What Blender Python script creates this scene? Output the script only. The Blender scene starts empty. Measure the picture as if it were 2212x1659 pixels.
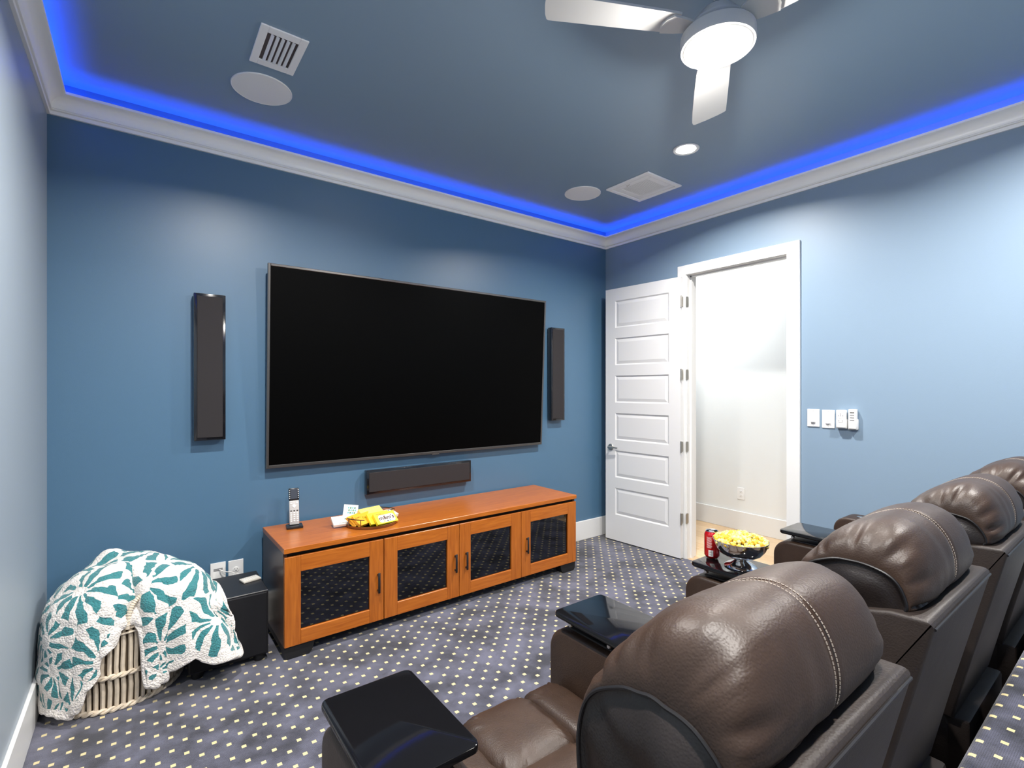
import bpy, bmesh, math, random
from mathutils import Vector, Matrix, noise
PI = math.pi
random.seed(7)
C = bpy.context.scene.collection
SC = bpy.context.scene
# ------------------------------------------------------------------ camera
FPX, YAW, V0 = 1069.25, 0.6437, 837.5
cam_d = bpy.data.cameras.new('camera'); cam = bpy.data.objects.new('camera', cam_d); C.objects.link(cam)
cam.location = (0, 0, 1.5); cam.rotation_euler = (PI/2, 0, -YAW)
cam_d.sensor_width = 36; cam_d.lens = FPX/2212*36; cam_d.shift_y = (V0-829.5)/2212; cam_d.clip_start = .02
SC.camera = cam
# ------------------------------------------------------------------ world, light levels, exposure
W = bpy.data.worlds.new('world'); SC.world = W; W.use_nodes = True
W.node_tree.nodes['Background'].inputs[0].default_value = (.5, .6, .7, 1)
W.node_tree.nodes['Background'].inputs[1].default_value = .05
DOWNLIGHT_W, REAR_DOWNLIGHT_W, FAN_W, HALL_W, LED_STRENGTH = 64, 70, 34, 76, 28.0
vs = SC.view_settings; vs.view_transform = 'Standard'; vs.look = 'None'; vs.exposure = 0.0; vs.gamma = 1; vs.use_curve_mapping = False
# ------------------------------------------------------------------ room dimensions
XL, XR, YW, YB = -.388, 3.829, 3.496, -1.46
ZC, ZCROWN, ZLIP, DCROWN = 3.094, 2.919, 3.024, .080
# ------------------------------------------------------------------ material helpers
MATS = {}
def nt(name):
    m = bpy.data.materials.new(name); m.use_nodes = True
    t = m.node_tree; b = t.nodes['Principled BSDF']
    MATS[name] = m
    return m, t, b
def lk(t, a, b): t.links.new(a, b)
def mat(name, col, rough=.5, metal=0, spec=.5, bump=0, bscale=200, var=0, vscale=8, emit=None, estr=0, coat=0, sheen=0, stretch=None):
    m, t, b = nt(name)
    b.inputs['Base Color'].default_value = (*col, 1); b.inputs['Roughness'].default_value = rough
    b.inputs['Metallic'].default_value = metal; b.inputs['Specular IOR Level'].default_value = spec
    b.inputs['Coat Weight'].default_value = coat; b.inputs['Sheen Weight'].default_value = sheen
    if emit:
        b.inputs['Emission Color'].default_value = (*emit, 1); b.inputs['Emission Strength'].default_value = estr
    tc = t.nodes.new('ShaderNodeTexCoord')
    src = tc.outputs['Object']
    if stretch:
        mp = t.nodes.new('ShaderNodeMapping'); mp.inputs['Scale'].default_value = stretch; lk(t, src, mp.inputs[0]); src = mp.outputs[0]
    if bump:
        n = t.nodes.new('ShaderNodeTexNoise'); n.inputs['Scale'].default_value = bscale; n.inputs['Detail'].default_value = 3; lk(t, src, n.inputs[0])
        bp = t.nodes.new('ShaderNodeBump'); bp.inputs['Strength'].default_value = bump; bp.inputs['Distance'].default_value = .002
        lk(t, n.outputs[0], bp.inputs['Height']); lk(t, bp.outputs[0], b.inputs['Normal'])
    if var:
        n2 = t.nodes.new('ShaderNodeTexNoise'); n2.inputs['Scale'].default_value = vscale; n2.inputs['Detail'].default_value = 4; lk(t, src, n2.inputs[0])
        r = t.nodes.new('ShaderNodeValToRGB'); r.color_ramp.elements[0].position = .3; r.color_ramp.elements[1].position = .7
        r.color_ramp.elements[0].color = (*[c*(1-var) for c in col], 1); r.color_ramp.elements[1].color = (*[min(1, c*(1+var)) for c in col], 1)
        lk(t, n2.outputs[0], r.inputs[0]); lk(t, r.outputs[0], b.inputs['Base Color'])
    return m
def emis(name, col, s):
    m, t, b = nt(name)
    b.inputs['Base Color'].default_value = (*col, 1)
    b.inputs['Emission Color'].default_value = (*col, 1); b.inputs['Emission Strength'].default_value = s
    return m
def math_node(t, op, a, b=None, c=None):
    n = t.nodes.new('ShaderNodeMath'); n.operation = op
    for i, v in enumerate((a, b, c)):
        if v is None: continue
        if isinstance(v, (int, float)): n.inputs[i].default_value = v
        else: lk(t, v, n.inputs[i])
    return n.outputs[0]
# paints
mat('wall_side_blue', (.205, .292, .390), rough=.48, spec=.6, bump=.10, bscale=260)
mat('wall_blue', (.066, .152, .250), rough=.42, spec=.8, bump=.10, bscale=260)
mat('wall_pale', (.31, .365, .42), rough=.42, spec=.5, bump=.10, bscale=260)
mat('ceiling_paint', (.235, .330, .425), rough=.42, spec=.6, bump=.05, bscale=260)
mat('crown_white', (.92, .92, .90), rough=.35)
mat('fan_white', (.62, .62, .61), rough=.4)
mat('trim_white', (.74, .74, .73), rough=.35)
mat('door_white', (.74, .74, .74), rough=.38, bump=.03, bscale=120)
mat('hall_white', (.76, .77, .76), rough=.6, bump=.03, bscale=200)
mat('white_plastic', (.82, .82, .81), rough=.35)
mat('dark_slot', (.02, .02, .022), rough=.6)
mat('grey_print', (.28, .28, .29), rough=.5)
mat('speaker_white', (.84, .84, .83), rough=.7, bump=.1, bscale=900)
mat('vent_white', (.90, .89, .88), rough=.45)
mat('vent_dark', (.09, .07, .07), rough=.8)
mat('nickel', (.50, .48, .44), rough=.34, metal=1)
mat('chrome', (.80, .79, .78), rough=.06, metal=1)
mat('black_gloss', (.005, .005, .006), rough=.07, spec=.32)
mat('black_satin', (.012, .012, .014), rough=.42)
mat('black_foot', (.010, .010, .011), rough=.5)
mat('grille_cloth', (.019, .016, .0175), rough=.85, bump=.25, bscale=1400)
mat('black_cloth', (.006, .006, .008), rough=.7, spec=.3, bump=.2, bscale=1200)
mat('speaker_black', (.008, .009, .012), rough=.14, coat=.5)
mat('screen_black', (.0006, .0006, .0006), rough=.45, spec=.05)
mat('tv_bezel', (.14, .135, .13), rough=.35, metal=.8)
mat('tv_back', (.015, .015, .016), rough=.6)
mat('piping_dark', (.006, .005, .006), rough=.45)
mat('thread', (.30, .255, .215), rough=.8)
mat('seat_metal', (.55, .55, .55), rough=.25, metal=1)
mat('brass', (.33, .19, .09), rough=.28, metal=1)
mat('tray_mirror', (.30, .20, .13), rough=.12, metal=1)
mat('basket_wood', (.70, .60, .47), rough=.7, bump=.5, bscale=60, var=.18, vscale=20)
mat('basket_liner', (.20, .15, .10), rough=.9)
mat('soda_red', (.52, .008, .012), rough=.22, metal=.35, coat=.6)
mat('can_metal', (.72, .72, .74), rough=.22, metal=1)
mat('print_white', (.85, .84, .80), rough=.5)
mat('print_black', (.015, .013, .012), rough=.5)
mat('print_brown', (.07, .022, .008), rough=.5)
mat('print_green', (.05, .22, .10), rough=.5)
mat('print_teal', (.12, .42, .45), rough=.5)
mat('carton_yellow', (.90, .66, .025), rough=.35)
mat('carton_pale_yellow', (.88, .66, .16), rough=.35)
mat('carton_orange', (.86, .42, .035), rough=.35)
mat('carton_white', (.86, .86, .80), rough=.4)
mat('carton_cream', (.86, .80, .45), rough=.4)
mat('carton_dark', (.06, .045, .035), rough=.4)
mat('remote_grey', (.45, .44, .43), rough=.4)
mat('remote_black', (.012, .012, .014), rough=.25)
mat('remote_screen', (.05, .055, .07), rough=.1)
mat('button_white', (.85, .85, .85), rough=.4)
mat('beige_plastic', (.70, .66, .58), rough=.5)
mat('cord_white', (.78, .77, .74), rough=.5)
mat('device_black', (.03, .03, .035), rough=.4)
mat('interior_dark', (.012, .010, .009), rough=.7)
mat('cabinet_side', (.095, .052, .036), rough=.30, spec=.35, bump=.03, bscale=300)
emis('lamp_lens', (1, .97, .92), 14); emis('fan_lens', (1, .96, .90), 9); emis('blue_led', (.03, .12, 1), 25)
emis('cove_led', (.014, .105, 1.0), LED_STRENGTH)

def wood(name, light, dark, axis, rough=.3):
    m, t, b = nt(name)
    tc = t.nodes.new('ShaderNodeTexCoord'); mp = t.nodes.new('ShaderNodeMapping')
    sc = [26, 26, 26]; sc[axis] = 1.6; mp.inputs['Scale'].default_value = sc
    lk(t, tc.outputs['Object'], mp.inputs[0])
    n = t.nodes.new('ShaderNodeTexNoise'); n.inputs['Scale'].default_value = 3.2; n.inputs['Detail'].default_value = 6; n.inputs['Distortion'].default_value = .6; lk(t, mp.outputs[0], n.inputs[0])
    r = t.nodes.new('ShaderNodeValToRGB'); r.color_ramp.elements[0].position = .3; r.color_ramp.elements[1].position = .72
    r.color_ramp.elements[0].color = (*dark, 1); r.color_ramp.elements[1].color = (*light, 1)
    lk(t, n.outputs[0], r.inputs[0]); lk(t, r.outputs[0], b.inputs['Base Color'])
    b.inputs['Roughness'].default_value = rough; b.inputs['Coat Weight'].default_value = .15; b.inputs['Coat Roughness'].default_value = .25
    return m
wood('cherry_x', (.50, .150, .018), (.35, .088, .009), 0); wood('cherry_z', (.47, .138, .016), (.33, .084, .009), 2)
wood('oak_y', (.66, .47, .28), (.52, .34, .18), 1, .35); wood('oak_y_pale', (.70, .52, .33), (.58, .40, .23), 1, .35)

def leather(name, col, rough=.42):
    m, t, b = nt(name)
    tc = t.nodes.new('ShaderNodeTexCoord')
    v = t.nodes.new('ShaderNodeTexVoronoi'); v.feature = 'SMOOTH_F1'; v.inputs['Scale'].default_value = 260; lk(t, tc.outputs['Object'], v.inputs[0])
    n = t.nodes.new('ShaderNodeTexNoise'); n.inputs['Scale'].default_value = 14; n.inputs['Detail'].default_value = 5; lk(t, tc.outputs['Object'], n.inputs[0])
    r = t.nodes.new('ShaderNodeValToRGB'); r.color_ramp.elements[0].position = .3; r.color_ramp.elements[1].position = .75
    r.color_ramp.elements[0].color = (*[c*.82 for c in col], 1); r.color_ramp.elements[1].color = (*[c*1.18 for c in col], 1)
    lk(t, n.outputs[0], r.inputs[0]); lk(t, r.outputs[0], b.inputs['Base Color'])
    bp = t.nodes.new('ShaderNodeBump'); bp.inputs['Strength'].default_value = .35; bp.inputs['Distance'].default_value = .0012; lk(t, v.outputs['Distance'], bp.inputs['Height'])
    bp2 = t.nodes.new('ShaderNodeBump'); bp2.inputs['Strength'].default_value = .13; bp2.inputs['Distance'].default_value = .006; lk(t, n.outputs[0], bp2.inputs['Height']); lk(t, bp.outputs[0], bp2.inputs['Normal'])
    lk(t, bp2.outputs[0], b.inputs['Normal'])
    b.inputs['Roughness'].default_value = rough; b.inputs['Specular IOR Level'].default_value = .42
    return m
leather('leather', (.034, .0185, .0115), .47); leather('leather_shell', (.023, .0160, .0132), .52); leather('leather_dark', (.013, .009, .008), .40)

def carpet():
    m, t, b = nt('carpet')
    tc = t.nodes.new('ShaderNodeTexCoord'); sp = t.nodes.new('ShaderNodeSeparateXYZ'); lk(t, tc.outputs['Object'], sp.inputs[0])
    P, Q = .0970, .0985
    fx = math_node(t, 'DIVIDE', math_node(t, 'ADD', sp.outputs[0], .333), P); fy = math_node(t, 'DIVIDE', math_node(t, 'SUBTRACT', sp.outputs[1], 3.019), Q)
    def dot(ox):
        a = math_node(t, 'ABSOLUTE', math_node(t, 'SUBTRACT', math_node(t, 'FRACT', math_node(t, 'ADD', fx, .5+ox)), .5))
        c = math_node(t, 'ABSOLUTE', math_node(t, 'SUBTRACT', math_node(t, 'FRACT', math_node(t, 'ADD', fy, .5+ox)), .5))
        return math_node(t, 'LESS_THAN', math_node(t, 'MAXIMUM', a, c), .092)
    d = math_node(t, 'MAXIMUM', dot(0), dot(.5))
    n = t.nodes.new('ShaderNodeTexNoise'); n.inputs['Scale'].default_value = 4.2; n.inputs['Detail'].default_value = 6; n.inputs['Roughness'].default_value = .6; lk(t, tc.outputs['Object'], n.inputs[0])
    r = t.nodes.new('ShaderNodeValToRGB'); r.color_ramp.elements[0].position = .38; r.color_ramp.elements[1].position = .62
    r.color_ramp.elements[0].color = (.0135, .0140, .0245, 1); r.color_ramp.elements[1].color = (.090, .092, .136, 1); lk(t, n.outputs[0], r.inputs[0])
    # fine woven loops
    br = t.nodes.new('ShaderNodeTexBrick'); br.inputs['Scale'].default_value = 1; br.inputs['Brick Width'].default_value = .0105; br.inputs['Row Height'].default_value = .0052; br.inputs['Mortar Size'].default_value = .0015
    br.inputs['Color1'].default_value = (.62, .62, .62, 1); br.inputs['Color2'].default_value = (.75, .75, .75, 1); br.inputs['Mortar'].default_value = (1.25, 1.25, 1.25, 1); lk(t, tc.outputs['Object'], br.inputs[0])
    n3 = t.nodes.new('ShaderNodeTexNoise'); n3.inputs['Scale'].default_value = 420; n3.inputs['Detail'].default_value = 2; lk(t, tc.outputs['Object'], n3.inputs[0])
    mx = t.nodes.new('ShaderNodeMix'); mx.data_type = 'RGBA'; mx.blend_type = 'MULTIPLY'; mx.inputs[0].default_value = 1.0; lk(t, r.outputs[0], mx.inputs[6]); lk(t, br.outputs[0], mx.inputs[7])
    m2 = t.nodes.new('ShaderNodeMix'); m2.data_type = 'RGBA'; lk(t, d, m2.inputs[0]); lk(t, mx.outputs[2], m2.inputs[6]); m2.inputs[7].default_value = (.66, .55, .28, 1)
    lk(t, m2.outputs[2], b.inputs['Base Color']); b.inputs['Roughness'].default_value = .95; b.inputs['Specular IOR Level'].default_value = .15; b.inputs['Sheen Weight'].default_value = .35
    b.inputs['Sheen Roughness'].default_value = .5
    bp = t.nodes.new('ShaderNodeBump'); bp.inputs['Strength'].default_value = .6; bp.inputs['Distance'].default_value = .004
    lk(t, math_node(t, 'ADD', n3.outputs[0], math_node(t, 'MULTIPLY', d, .4)), bp.inputs['Height']); lk(t, bp.outputs[0], b.inputs['Normal'])
carpet()
def glass_tint():
    m, t, b = nt('tinted_glass')
    t.nodes.remove(b); out = t.nodes['Material Output']
    tr = t.nodes.new('ShaderNodeBsdfTransparent'); tr.inputs[0].default_value = (.055, .06, .07, 1)
    gl = t.nodes.new('ShaderNodeBsdfGlossy'); gl.inputs['Roughness'].default_value = .02; gl.inputs[0].default_value = (.9, .93, 1, 1)
    fr = t.nodes.new('ShaderNodeFresnel'); fr.inputs[0].default_value = 1.75
    mx = t.nodes.new('ShaderNodeMixShader'); lk(t, fr.outputs[0], mx.inputs[0]); lk(t, tr.outputs[0], mx.inputs[1]); lk(t, gl.outputs[0], mx.inputs[2]); lk(t, mx.outputs[0], out.inputs[0])
glass_tint()
def fleece():
    m, t, b = nt('fleece')
    uv = t.nodes.new('ShaderNodeUVMap'); uv.uv_map = 'UVMap'
    n0 = t.nodes.new('ShaderNodeTexNoise'); n0.inputs['Scale'].default_value = 9; n0.inputs['Detail'].default_value = 2; lk(t, uv.outputs[0], n0.inputs[0])
    ad = t.nodes.new('ShaderNodeVectorMath'); ad.operation = 'MULTIPLY_ADD'; ad.inputs[1].default_value = (.060, .060, 0); lk(t, n0.outputs['Color'], ad.inputs[0]); lk(t, uv.outputs[0], ad.inputs[2])
    v = t.nodes.new('ShaderNodeTexVoronoi'); v.voronoi_dimensions = '2D'; v.inputs['Scale'].default_value = 4.4; v.inputs['Randomness'].default_value = .72; lk(t, ad.outputs[0], v.inputs[0])
    df = t.nodes.new('ShaderNodeVectorMath'); df.operation = 'SUBTRACT'; lk(t, ad.outputs[0], df.inputs[0])
    lk(t, v.outputs['Position'], df.inputs[1])
    sp = t.nodes.new('ShaderNodeSeparateXYZ'); lk(t, df.outputs[0], sp.inputs[0])
    ang = math_node(t, 'ARCTAN2', sp.outputs[1], sp.outputs[0])
    ln = t.nodes.new('ShaderNodeVectorMath'); ln.operation = 'LENGTH'; lk(t, df.outputs[0], ln.inputs[0])
    rad = ln.outputs['Value']
    pet = math_node(t, 'SINE', math_node(t, 'MULTIPLY', ang, 10))
    ve = t.nodes.new('ShaderNodeTexVoronoi'); ve.voronoi_dimensions = '2D'; ve.feature = 'DISTANCE_TO_EDGE'; ve.inputs['Scale'].default_value = 4.4; ve.inputs['Randomness'].default_value = .72; lk(t, ad.outputs[0], ve.inputs[0])
    a = math_node(t, 'GREATER_THAN', pet, -.04); c = math_node(t, 'GREATER_THAN', rad, .032); e = math_node(t, 'GREATER_THAN', ve.outputs[0], .040)
    at = t.nodes.new('ShaderNodeAttribute'); at.attribute_name = 'hem'
    h = math_node(t, 'GREATER_THAN', at.outputs['Fac'], .045)
    teal = math_node(t, 'MULTIPLY', math_node(t, 'MULTIPLY', a, c), math_node(t, 'MULTIPLY', e, h))
    mx = t.nodes.new('ShaderNodeMix'); mx.data_type = 'RGBA'; lk(t, teal, mx.inputs[0]); mx.inputs[6].default_value = (.80, .75, .70, 1); mx.inputs[7].default_value = (.050, .220, .235, 1)
    lk(t, mx.outputs[2], b.inputs['Base Color']); b.inputs['Roughness'].default_value = .95; b.inputs['Specular IOR Level'].default_value = .1; b.inputs['Sheen Weight'].default_value = .3
    tc = t.nodes.new('ShaderNodeTexCoord')
    n = t.nodes.new('ShaderNodeTexVoronoi'); n.inputs['Scale'].default_value = 120; lk(t, tc.outputs['Object'], n.inputs[0])
    n2 = t.nodes.new('ShaderNodeTexNoise'); n2.inputs['Scale'].default_value = 260; lk(t, tc.outputs['Object'], n2.inputs[0])
    hh = math_node(t, 'ADD', math_node(t, 'ADD', math_node(t, 'MULTIPLY', n.outputs['Distance'], -.8), math_node(t, 'MULTIPLY', n2.outputs[0], .5)), math_node(t, 'MULTIPLY', teal, -.8))
    bp = t.nodes.new('ShaderNodeBump'); bp.inputs['Strength'].default_value = .8; bp.inputs['Distance'].default_value = .006; lk(t, hh, bp.inputs['Height']); lk(t, bp.outputs[0], b.inputs['Normal'])
fleece()
def popcorn_mat():
    m, t, b = nt('popcorn')
    g = t.nodes.new('ShaderNodeNewGeometry'); tc = t.nodes.new('ShaderNodeTexCoord')
    n = t.nodes.new('ShaderNodeTexNoise'); n.inputs['Scale'].default_value = 90; n.inputs['Detail'].default_value = 2; lk(t, tc.outputs['Object'], n.inputs[0])
    ad = math_node(t, 'ADD', math_node(t, 'MULTIPLY', g.outputs['Random Per Island'], .5), math_node(t, 'MULTIPLY', n.outputs[0], .6))
    r = t.nodes.new('ShaderNodeValToRGB'); e = r.color_ramp.elements
    e[0].position = .30; e[0].color = (.56, .30, .008, 1); e[1].position = .62; e[1].color = (.68, .57, .22, 1)
    k = r.color_ramp.elements.new(.44); k.color = (.66, .47, .03, 1)
    lk(t, ad, r.inputs[0]); lk(t, r.outputs[0], b.inputs['Base Color']); b.inputs['Roughness'].default_value = .7
    b.inputs['Subsurface Weight'].default_value = .1; b.inputs['Subsurface Radius'].default_value = (.01, .008, .003)
popcorn_mat()

# ------------------------------------------------------------------ mesh helpers
class MB:
    def __init__(s): s.v = []; s.f = []; s.sm = []
    def add(s, vs_, fs, smooth=False):
        o = len(s.v); s.v += [tuple(v) for v in vs_]; s.f += [tuple(i+o for i in f) for f in fs]; s.sm += [smooth]*len(fs); return s
    def box(s, x0, x1, y0, y1, z0, z1, M=None):
        vs_ = [(x, y, z) for x in (x0, x1) for y in (y0, y1) for z in (z0, z1)]
        if M: vs_ = [M @ Vector(v) for v in vs_]
        return s.add(vs_, [(0, 1, 3, 2), (4, 6, 7, 5), (0, 4, 5, 1), (2, 3, 7, 6), (0, 2, 6, 4), (1, 5, 7, 3)])
    def bbox(s, x0, x1, y0, y1, z0, z1, r=.005, seg=2, M=None, smooth=True):
        bm = bmesh.new(); bmesh.ops.create_cube(bm, size=1)
        for v in bm.verts: v.co = Vector(((x0+x1)/2+v.co.x*(x1-x0), (y0+y1)/2+v.co.y*(y1-y0), (z0+z1)/2+v.co.z*(z1-z0)))
        bmesh.ops.bevel(bm, geom=bm.edges[:], offset=r, segments=seg, profile=.5, affect='EDGES')
        return s.bm(bm, M, smooth)
    def bm(s, bm, M=None, smooth=True):
        bm.verts.index_update()
        s.add([(M @ v.co) if M else v.co for v in bm.verts], [[v.index for v in f.verts] for f in bm.faces], smooth); bm.free(); return s
    def tube(s, pts, r, n=10, closed=False, caps=True):
        pts = [Vector(p) for p in pts]; N = len(pts); vs_ = []; fs = []
        up = None
        for i, p in enumerate(pts):
            a = pts[(i-1) % N] if (closed or i > 0) else p; b = pts[(i+1) % N] if (closed or i < N-1) else p
            d = (b-a).normalized()
            if up is None: up = d.orthogonal().normalized()
            up = (up - d*up.dot(d)).normalized(); w = d.cross(up)
            rr = r[i] if isinstance(r, (list, tuple)) else r
            vs_ += [p + (up*math.cos(2*PI*k/n)+w*math.sin(2*PI*k/n))*rr for k in range(n)]
        for i in range(N if closed else N-1):
            j = (i+1) % N
            fs += [(i*n+k, i*n+(k+1) % n, j*n+(k+1) % n, j*n+k) for k in range(n)]
        if caps and not closed: fs += [tuple(range(n-1, -1, -1)), tuple((N-1)*n+k for k in range(n))]
        return s.add(vs_, fs, True)
    def lathe(s, prof, n=32, M=None, smooth=True, cx=0, cy=0):
        vs_ = [(cx+r*math.cos(2*PI*k/n), cy+r*math.sin(2*PI*k/n), z) for r, z in prof for k in range(n)]
        if M: vs_ = [M @ Vector(v) for v in vs_]
        fs = [(i*n+k, i*n+(k+1) % n, (i+1)*n+(k+1) % n, (i+1)*n+k) for i in range(len(prof)-1) for k in range(n)]
        if prof[0][0] > 0: fs.append(tuple(range(n-1, -1, -1)))
        if prof[-1][0] > 0: fs.append(tuple((len(prof)-1)*n+k for k in range(n)))
        return s.add(vs_, fs, smooth)
    def prism(s, poly, z0, z1, M=None):
        n = len(poly); vs_ = [(x, y, z0) for x, y in poly]+[(x, y, z1) for x, y in poly]
        if M: vs_ = [M @ Vector(v) for v in vs_]
        return s.add(vs_, [tuple(range(n-1, -1, -1)), tuple(range(n, 2*n))]+[(i, (i+1) % n, n+(i+1) % n, n+i) for i in range(n)])
    def build(s, name, m, parent=None, loc=None, autosm=35):
        me = bpy.data.meshes.new(name); me.from_pydata(s.v, [], s.f); me.materials.append(MATS[m] if isinstance(m, str) else m)
        me.polygons.foreach_set('use_smooth', s.sm); me.update()
        bm = bmesh.new(); bm.from_mesh(me)
        bmesh.ops.recalc_face_normals(bm, faces=bm.faces[:])
        for e in bm.edges:
            if len(e.link_faces) == 2 and e.calc_face_angle(0) > math.radians(autosm): e.smooth = False
        bm.to_mesh(me); bm.free()
        o = bpy.data.objects.new(name, me); C.objects.link(o)
        if loc: o.location = loc
        if parent: o.parent = parent
        return o
def rr_poly(x0, x1, y0, y1, r, seg=6):
    out = []
    for cx, cy, a0 in ((x1-r, y1-r, 0), (x0+r, y1-r, 90), (x0+r, y0+r, 180), (x1-r, y0+r, 270)):
        for k in range(seg+1):
            a = math.radians(a0+90*k/seg); out.append((cx+r*math.cos(a), cy+r*math.sin(a)))
    return out
def rslab(mb, x0, x1, y0, y1, z0, z1, r, ch=.003, M=None, seg=6):
    """rounded-corner slab with chamfered rims"""
    rings = [(ch, z0), (0, z0+ch), (0, z1-ch), (ch*.3, z1-ch*.3), (ch, z1)]
    vs_ = []; n = None
    for ins, z in rings:
        p = rr_poly(x0+ins, x1-ins, y0+ins, y1-ins, max(r-ins, .001), seg); n = len(p); vs_ += [(x, y, z) for x, y in p]
    if M: vs_ = [M @ Vector(v) for v in vs_]
    fs = [tuple(range(n-1, -1, -1)), tuple((len(rings)-1)*n+k for k in range(n))]
    fs += [(i*n+k, i*n+(k+1) % n, (i+1)*n+(k+1) % n, (i+1)*n+k) for i in range(len(rings)-1) for k in range(n)]
    return mb.add(vs_, fs, True)
def superell(a, b, c, e1=.35, e2=.35, nu=48, nv=28, ctr=(0, 0, 0), M=None, wr=0, seed=0, bot=None):
    """cushion: superellipsoid with half sizes a,b,c and crease wrinkles near its rim"""
    sg = lambda v, e: math.copysign(abs(v)**e, v)
    vs_ = []
    for j in range(nv+1):
        t = -PI/2+PI*j/nv
        for i in range(nu):
            p = 2*PI*i/nu
            x = a*sg(math.cos(t), e1)*sg(math.cos(p), e2); y = b*sg(math.cos(t), e1)*sg(math.sin(p), e2); z = c*sg(math.sin(t), e1)
            if wr:
                edge = max(abs(x)/a, abs(y)/b)
                w = noise.noise(Vector((p*9+seed, t*1.2, seed)))*max(0, edge-.55)*2.2
                z += wr*w; 
            if bot is not None and z < bot: z = bot
            vs_.append(Vector((x+ctr[0], y+ctr[1], z+ctr[2])))
    if M: vs_ = [M @ v for v in vs_]
    fs = [(j*nu+i, j*nu+(i+1) % nu, (j+1)*nu+(i+1) % nu, (j+1)*nu+i) for j in range(nv) for i in range(nu)]
    return vs_, fs
def crom(pts, n):
    """Catmull-Rom through points, n samples"""
    P = [Vector(p) for p in pts]; P = [2*P[0]-P[1]]+P+[2*P[-1]-P[-2]]; out = []; m = len(P)-3
    for k in range(n):
        u = k/(n-1)*m; i = min(int(u), m-1); t = u-i; a, b, c, d = P[i:i+4]
        out.append(.5*((2*b)+(c-a)*t+(2*a-5*b+4*c-d)*t*t+(3*b-a-3*c+d)*t**3))
    return out
def tag(o, label, cat, group=None):
    o['label'] = label; o['category'] = cat
    if group: o['group'] = group
    return o
def thing(name, label, cat, loc=(0, 0, 0), rotz=0, group=None):
    o = bpy.data.objects.new(name, None); C.objects.link(o); o.location = loc; o.rotation_euler = (0, 0, rotz); o.empty_display_size = .05
    return tag(o, label, cat, group)
def struct(o): o['kind'] = 'structure'; return o
def copy_tree(o, parent=None):
    c = o.copy(); C.objects.link(c)
    if parent: c.parent = parent
    for ch in o.children: copy_tree(ch, c)
    return c
def text(name, body, size, m, parent, M, sx=1.0, depth=.0002, bold=0):
    cu = bpy.data.curves.new(name, 'FONT'); cu.body = body; cu.size = size; cu.align_x = 'CENTER'; cu.align_y = 'CENTER'; cu.extrude = depth; cu.offset = bold; cu.resolution_u = 2
    o = bpy.data.objects.new(name, cu); C.objects.link(o); bpy.context.view_layer.update()
    me = bpy.data.meshes.new_from_object(o.evaluated_get(bpy.context.evaluated_depsgraph_get())); bpy.data.objects.remove(o); bpy.data.curves.remove(cu)
    me.name = name; me.materials.clear(); me.materials.append(MATS[m])
    me.transform(M @ Matrix.Diagonal((sx, 1, 1, 1)))
    ob = bpy.data.objects.new(name, me); C.objects.link(ob); ob.parent = parent
    return ob
def area(name, parent, loc, r, watts, col=(1, .95, .88), spread=170, rot=(0, 0, 0)):
    l = bpy.data.lights.new(name, 'AREA'); l.shape = 'DISK'; l.size = r*2; l.energy = watts; l.color = col; l.spread = math.radians(spread)
    o = bpy.data.objects.new(name, l); C.objects.link(o); o.location = loc; o.rotation_euler = rot
    if parent: o.parent = parent
    return o
def point(name, parent, loc, r, watts, col):
    l = bpy.data.lights.new(name, 'POINT'); l.shadow_soft_size = r; l.energy = watts; l.color = col
    o = bpy.data.objects.new(name, l); C.objects.link(o); o.location = loc; o.parent = parent
    return o
# ================================================================== ROOM SHELL
T = .12
HX = 5.06                               # far hall wall
DY0, DY1, DZ = 1.711, 2.545, 2.485       # door opening
struct(MB().box(XL-T, XR, YB-T, YW+T, -.06, 0).build('floor', 'carpet'))
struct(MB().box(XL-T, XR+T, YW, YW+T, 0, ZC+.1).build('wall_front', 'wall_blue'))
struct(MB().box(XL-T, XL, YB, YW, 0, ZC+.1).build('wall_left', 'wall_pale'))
struct(MB().box(XL-T, XR+T, YB-T, YB, 0, ZC+.1).build('wall_rear', 'wall_side_blue'))
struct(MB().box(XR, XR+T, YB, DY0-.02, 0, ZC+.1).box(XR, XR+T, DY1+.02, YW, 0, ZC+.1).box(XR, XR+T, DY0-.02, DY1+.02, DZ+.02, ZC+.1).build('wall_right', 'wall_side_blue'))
struct(MB().box(XL-T, XR+T, YB-T, YW+T, ZC, ZC+.08).build('ceiling', 'ceiling_paint'))
# riser the second row stands on
RZ, RY = .40, .378
rs = MB(); poly = [(YB, 0), (RY-.004, 0), (RY-.004, RZ-.05), (RY, RZ-.03)]+[(RY-.022+.022*math.cos(a), RZ-.022+.022*math.sin(a)) for a in [PI/2*k/6 for k in range(7)]]+[(YB, RZ)]
rs.prism([(y, z) for y, z in poly], XL, XR, Matrix(((0, 0, 1, 0), (1, 0, 0, 0), (0, 1, 0, 0), (0, 0, 0, 1))))
struct(rs.build('floor_riser', 'carpet'))
# baseboards
BH, BT = .187, .016
def base(name, x0, x1, y0, y1, z0=0, h=BH): return struct(MB().bbox(x0, x1, y0, y1, z0, z0+h, .003, 1, smooth=False).build(name, 'trim_white'))
base('baseboard_front', XL, XR, YW-BT, YW); base('baseboard_left', XL, XL+BT, RY+.003, YW-BT)
base('baseboard_right', XR-BT, XR, 2.636, YW-BT); base('baseboard_right', XR-BT, XR, RY+.003, 1.612)
base('baseboard_riser_left', XL, XL+BT, YB, RY-.05, RZ); base('baseboard_riser_right', XR-BT, XR, YB, RY-.05, RZ)
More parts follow.
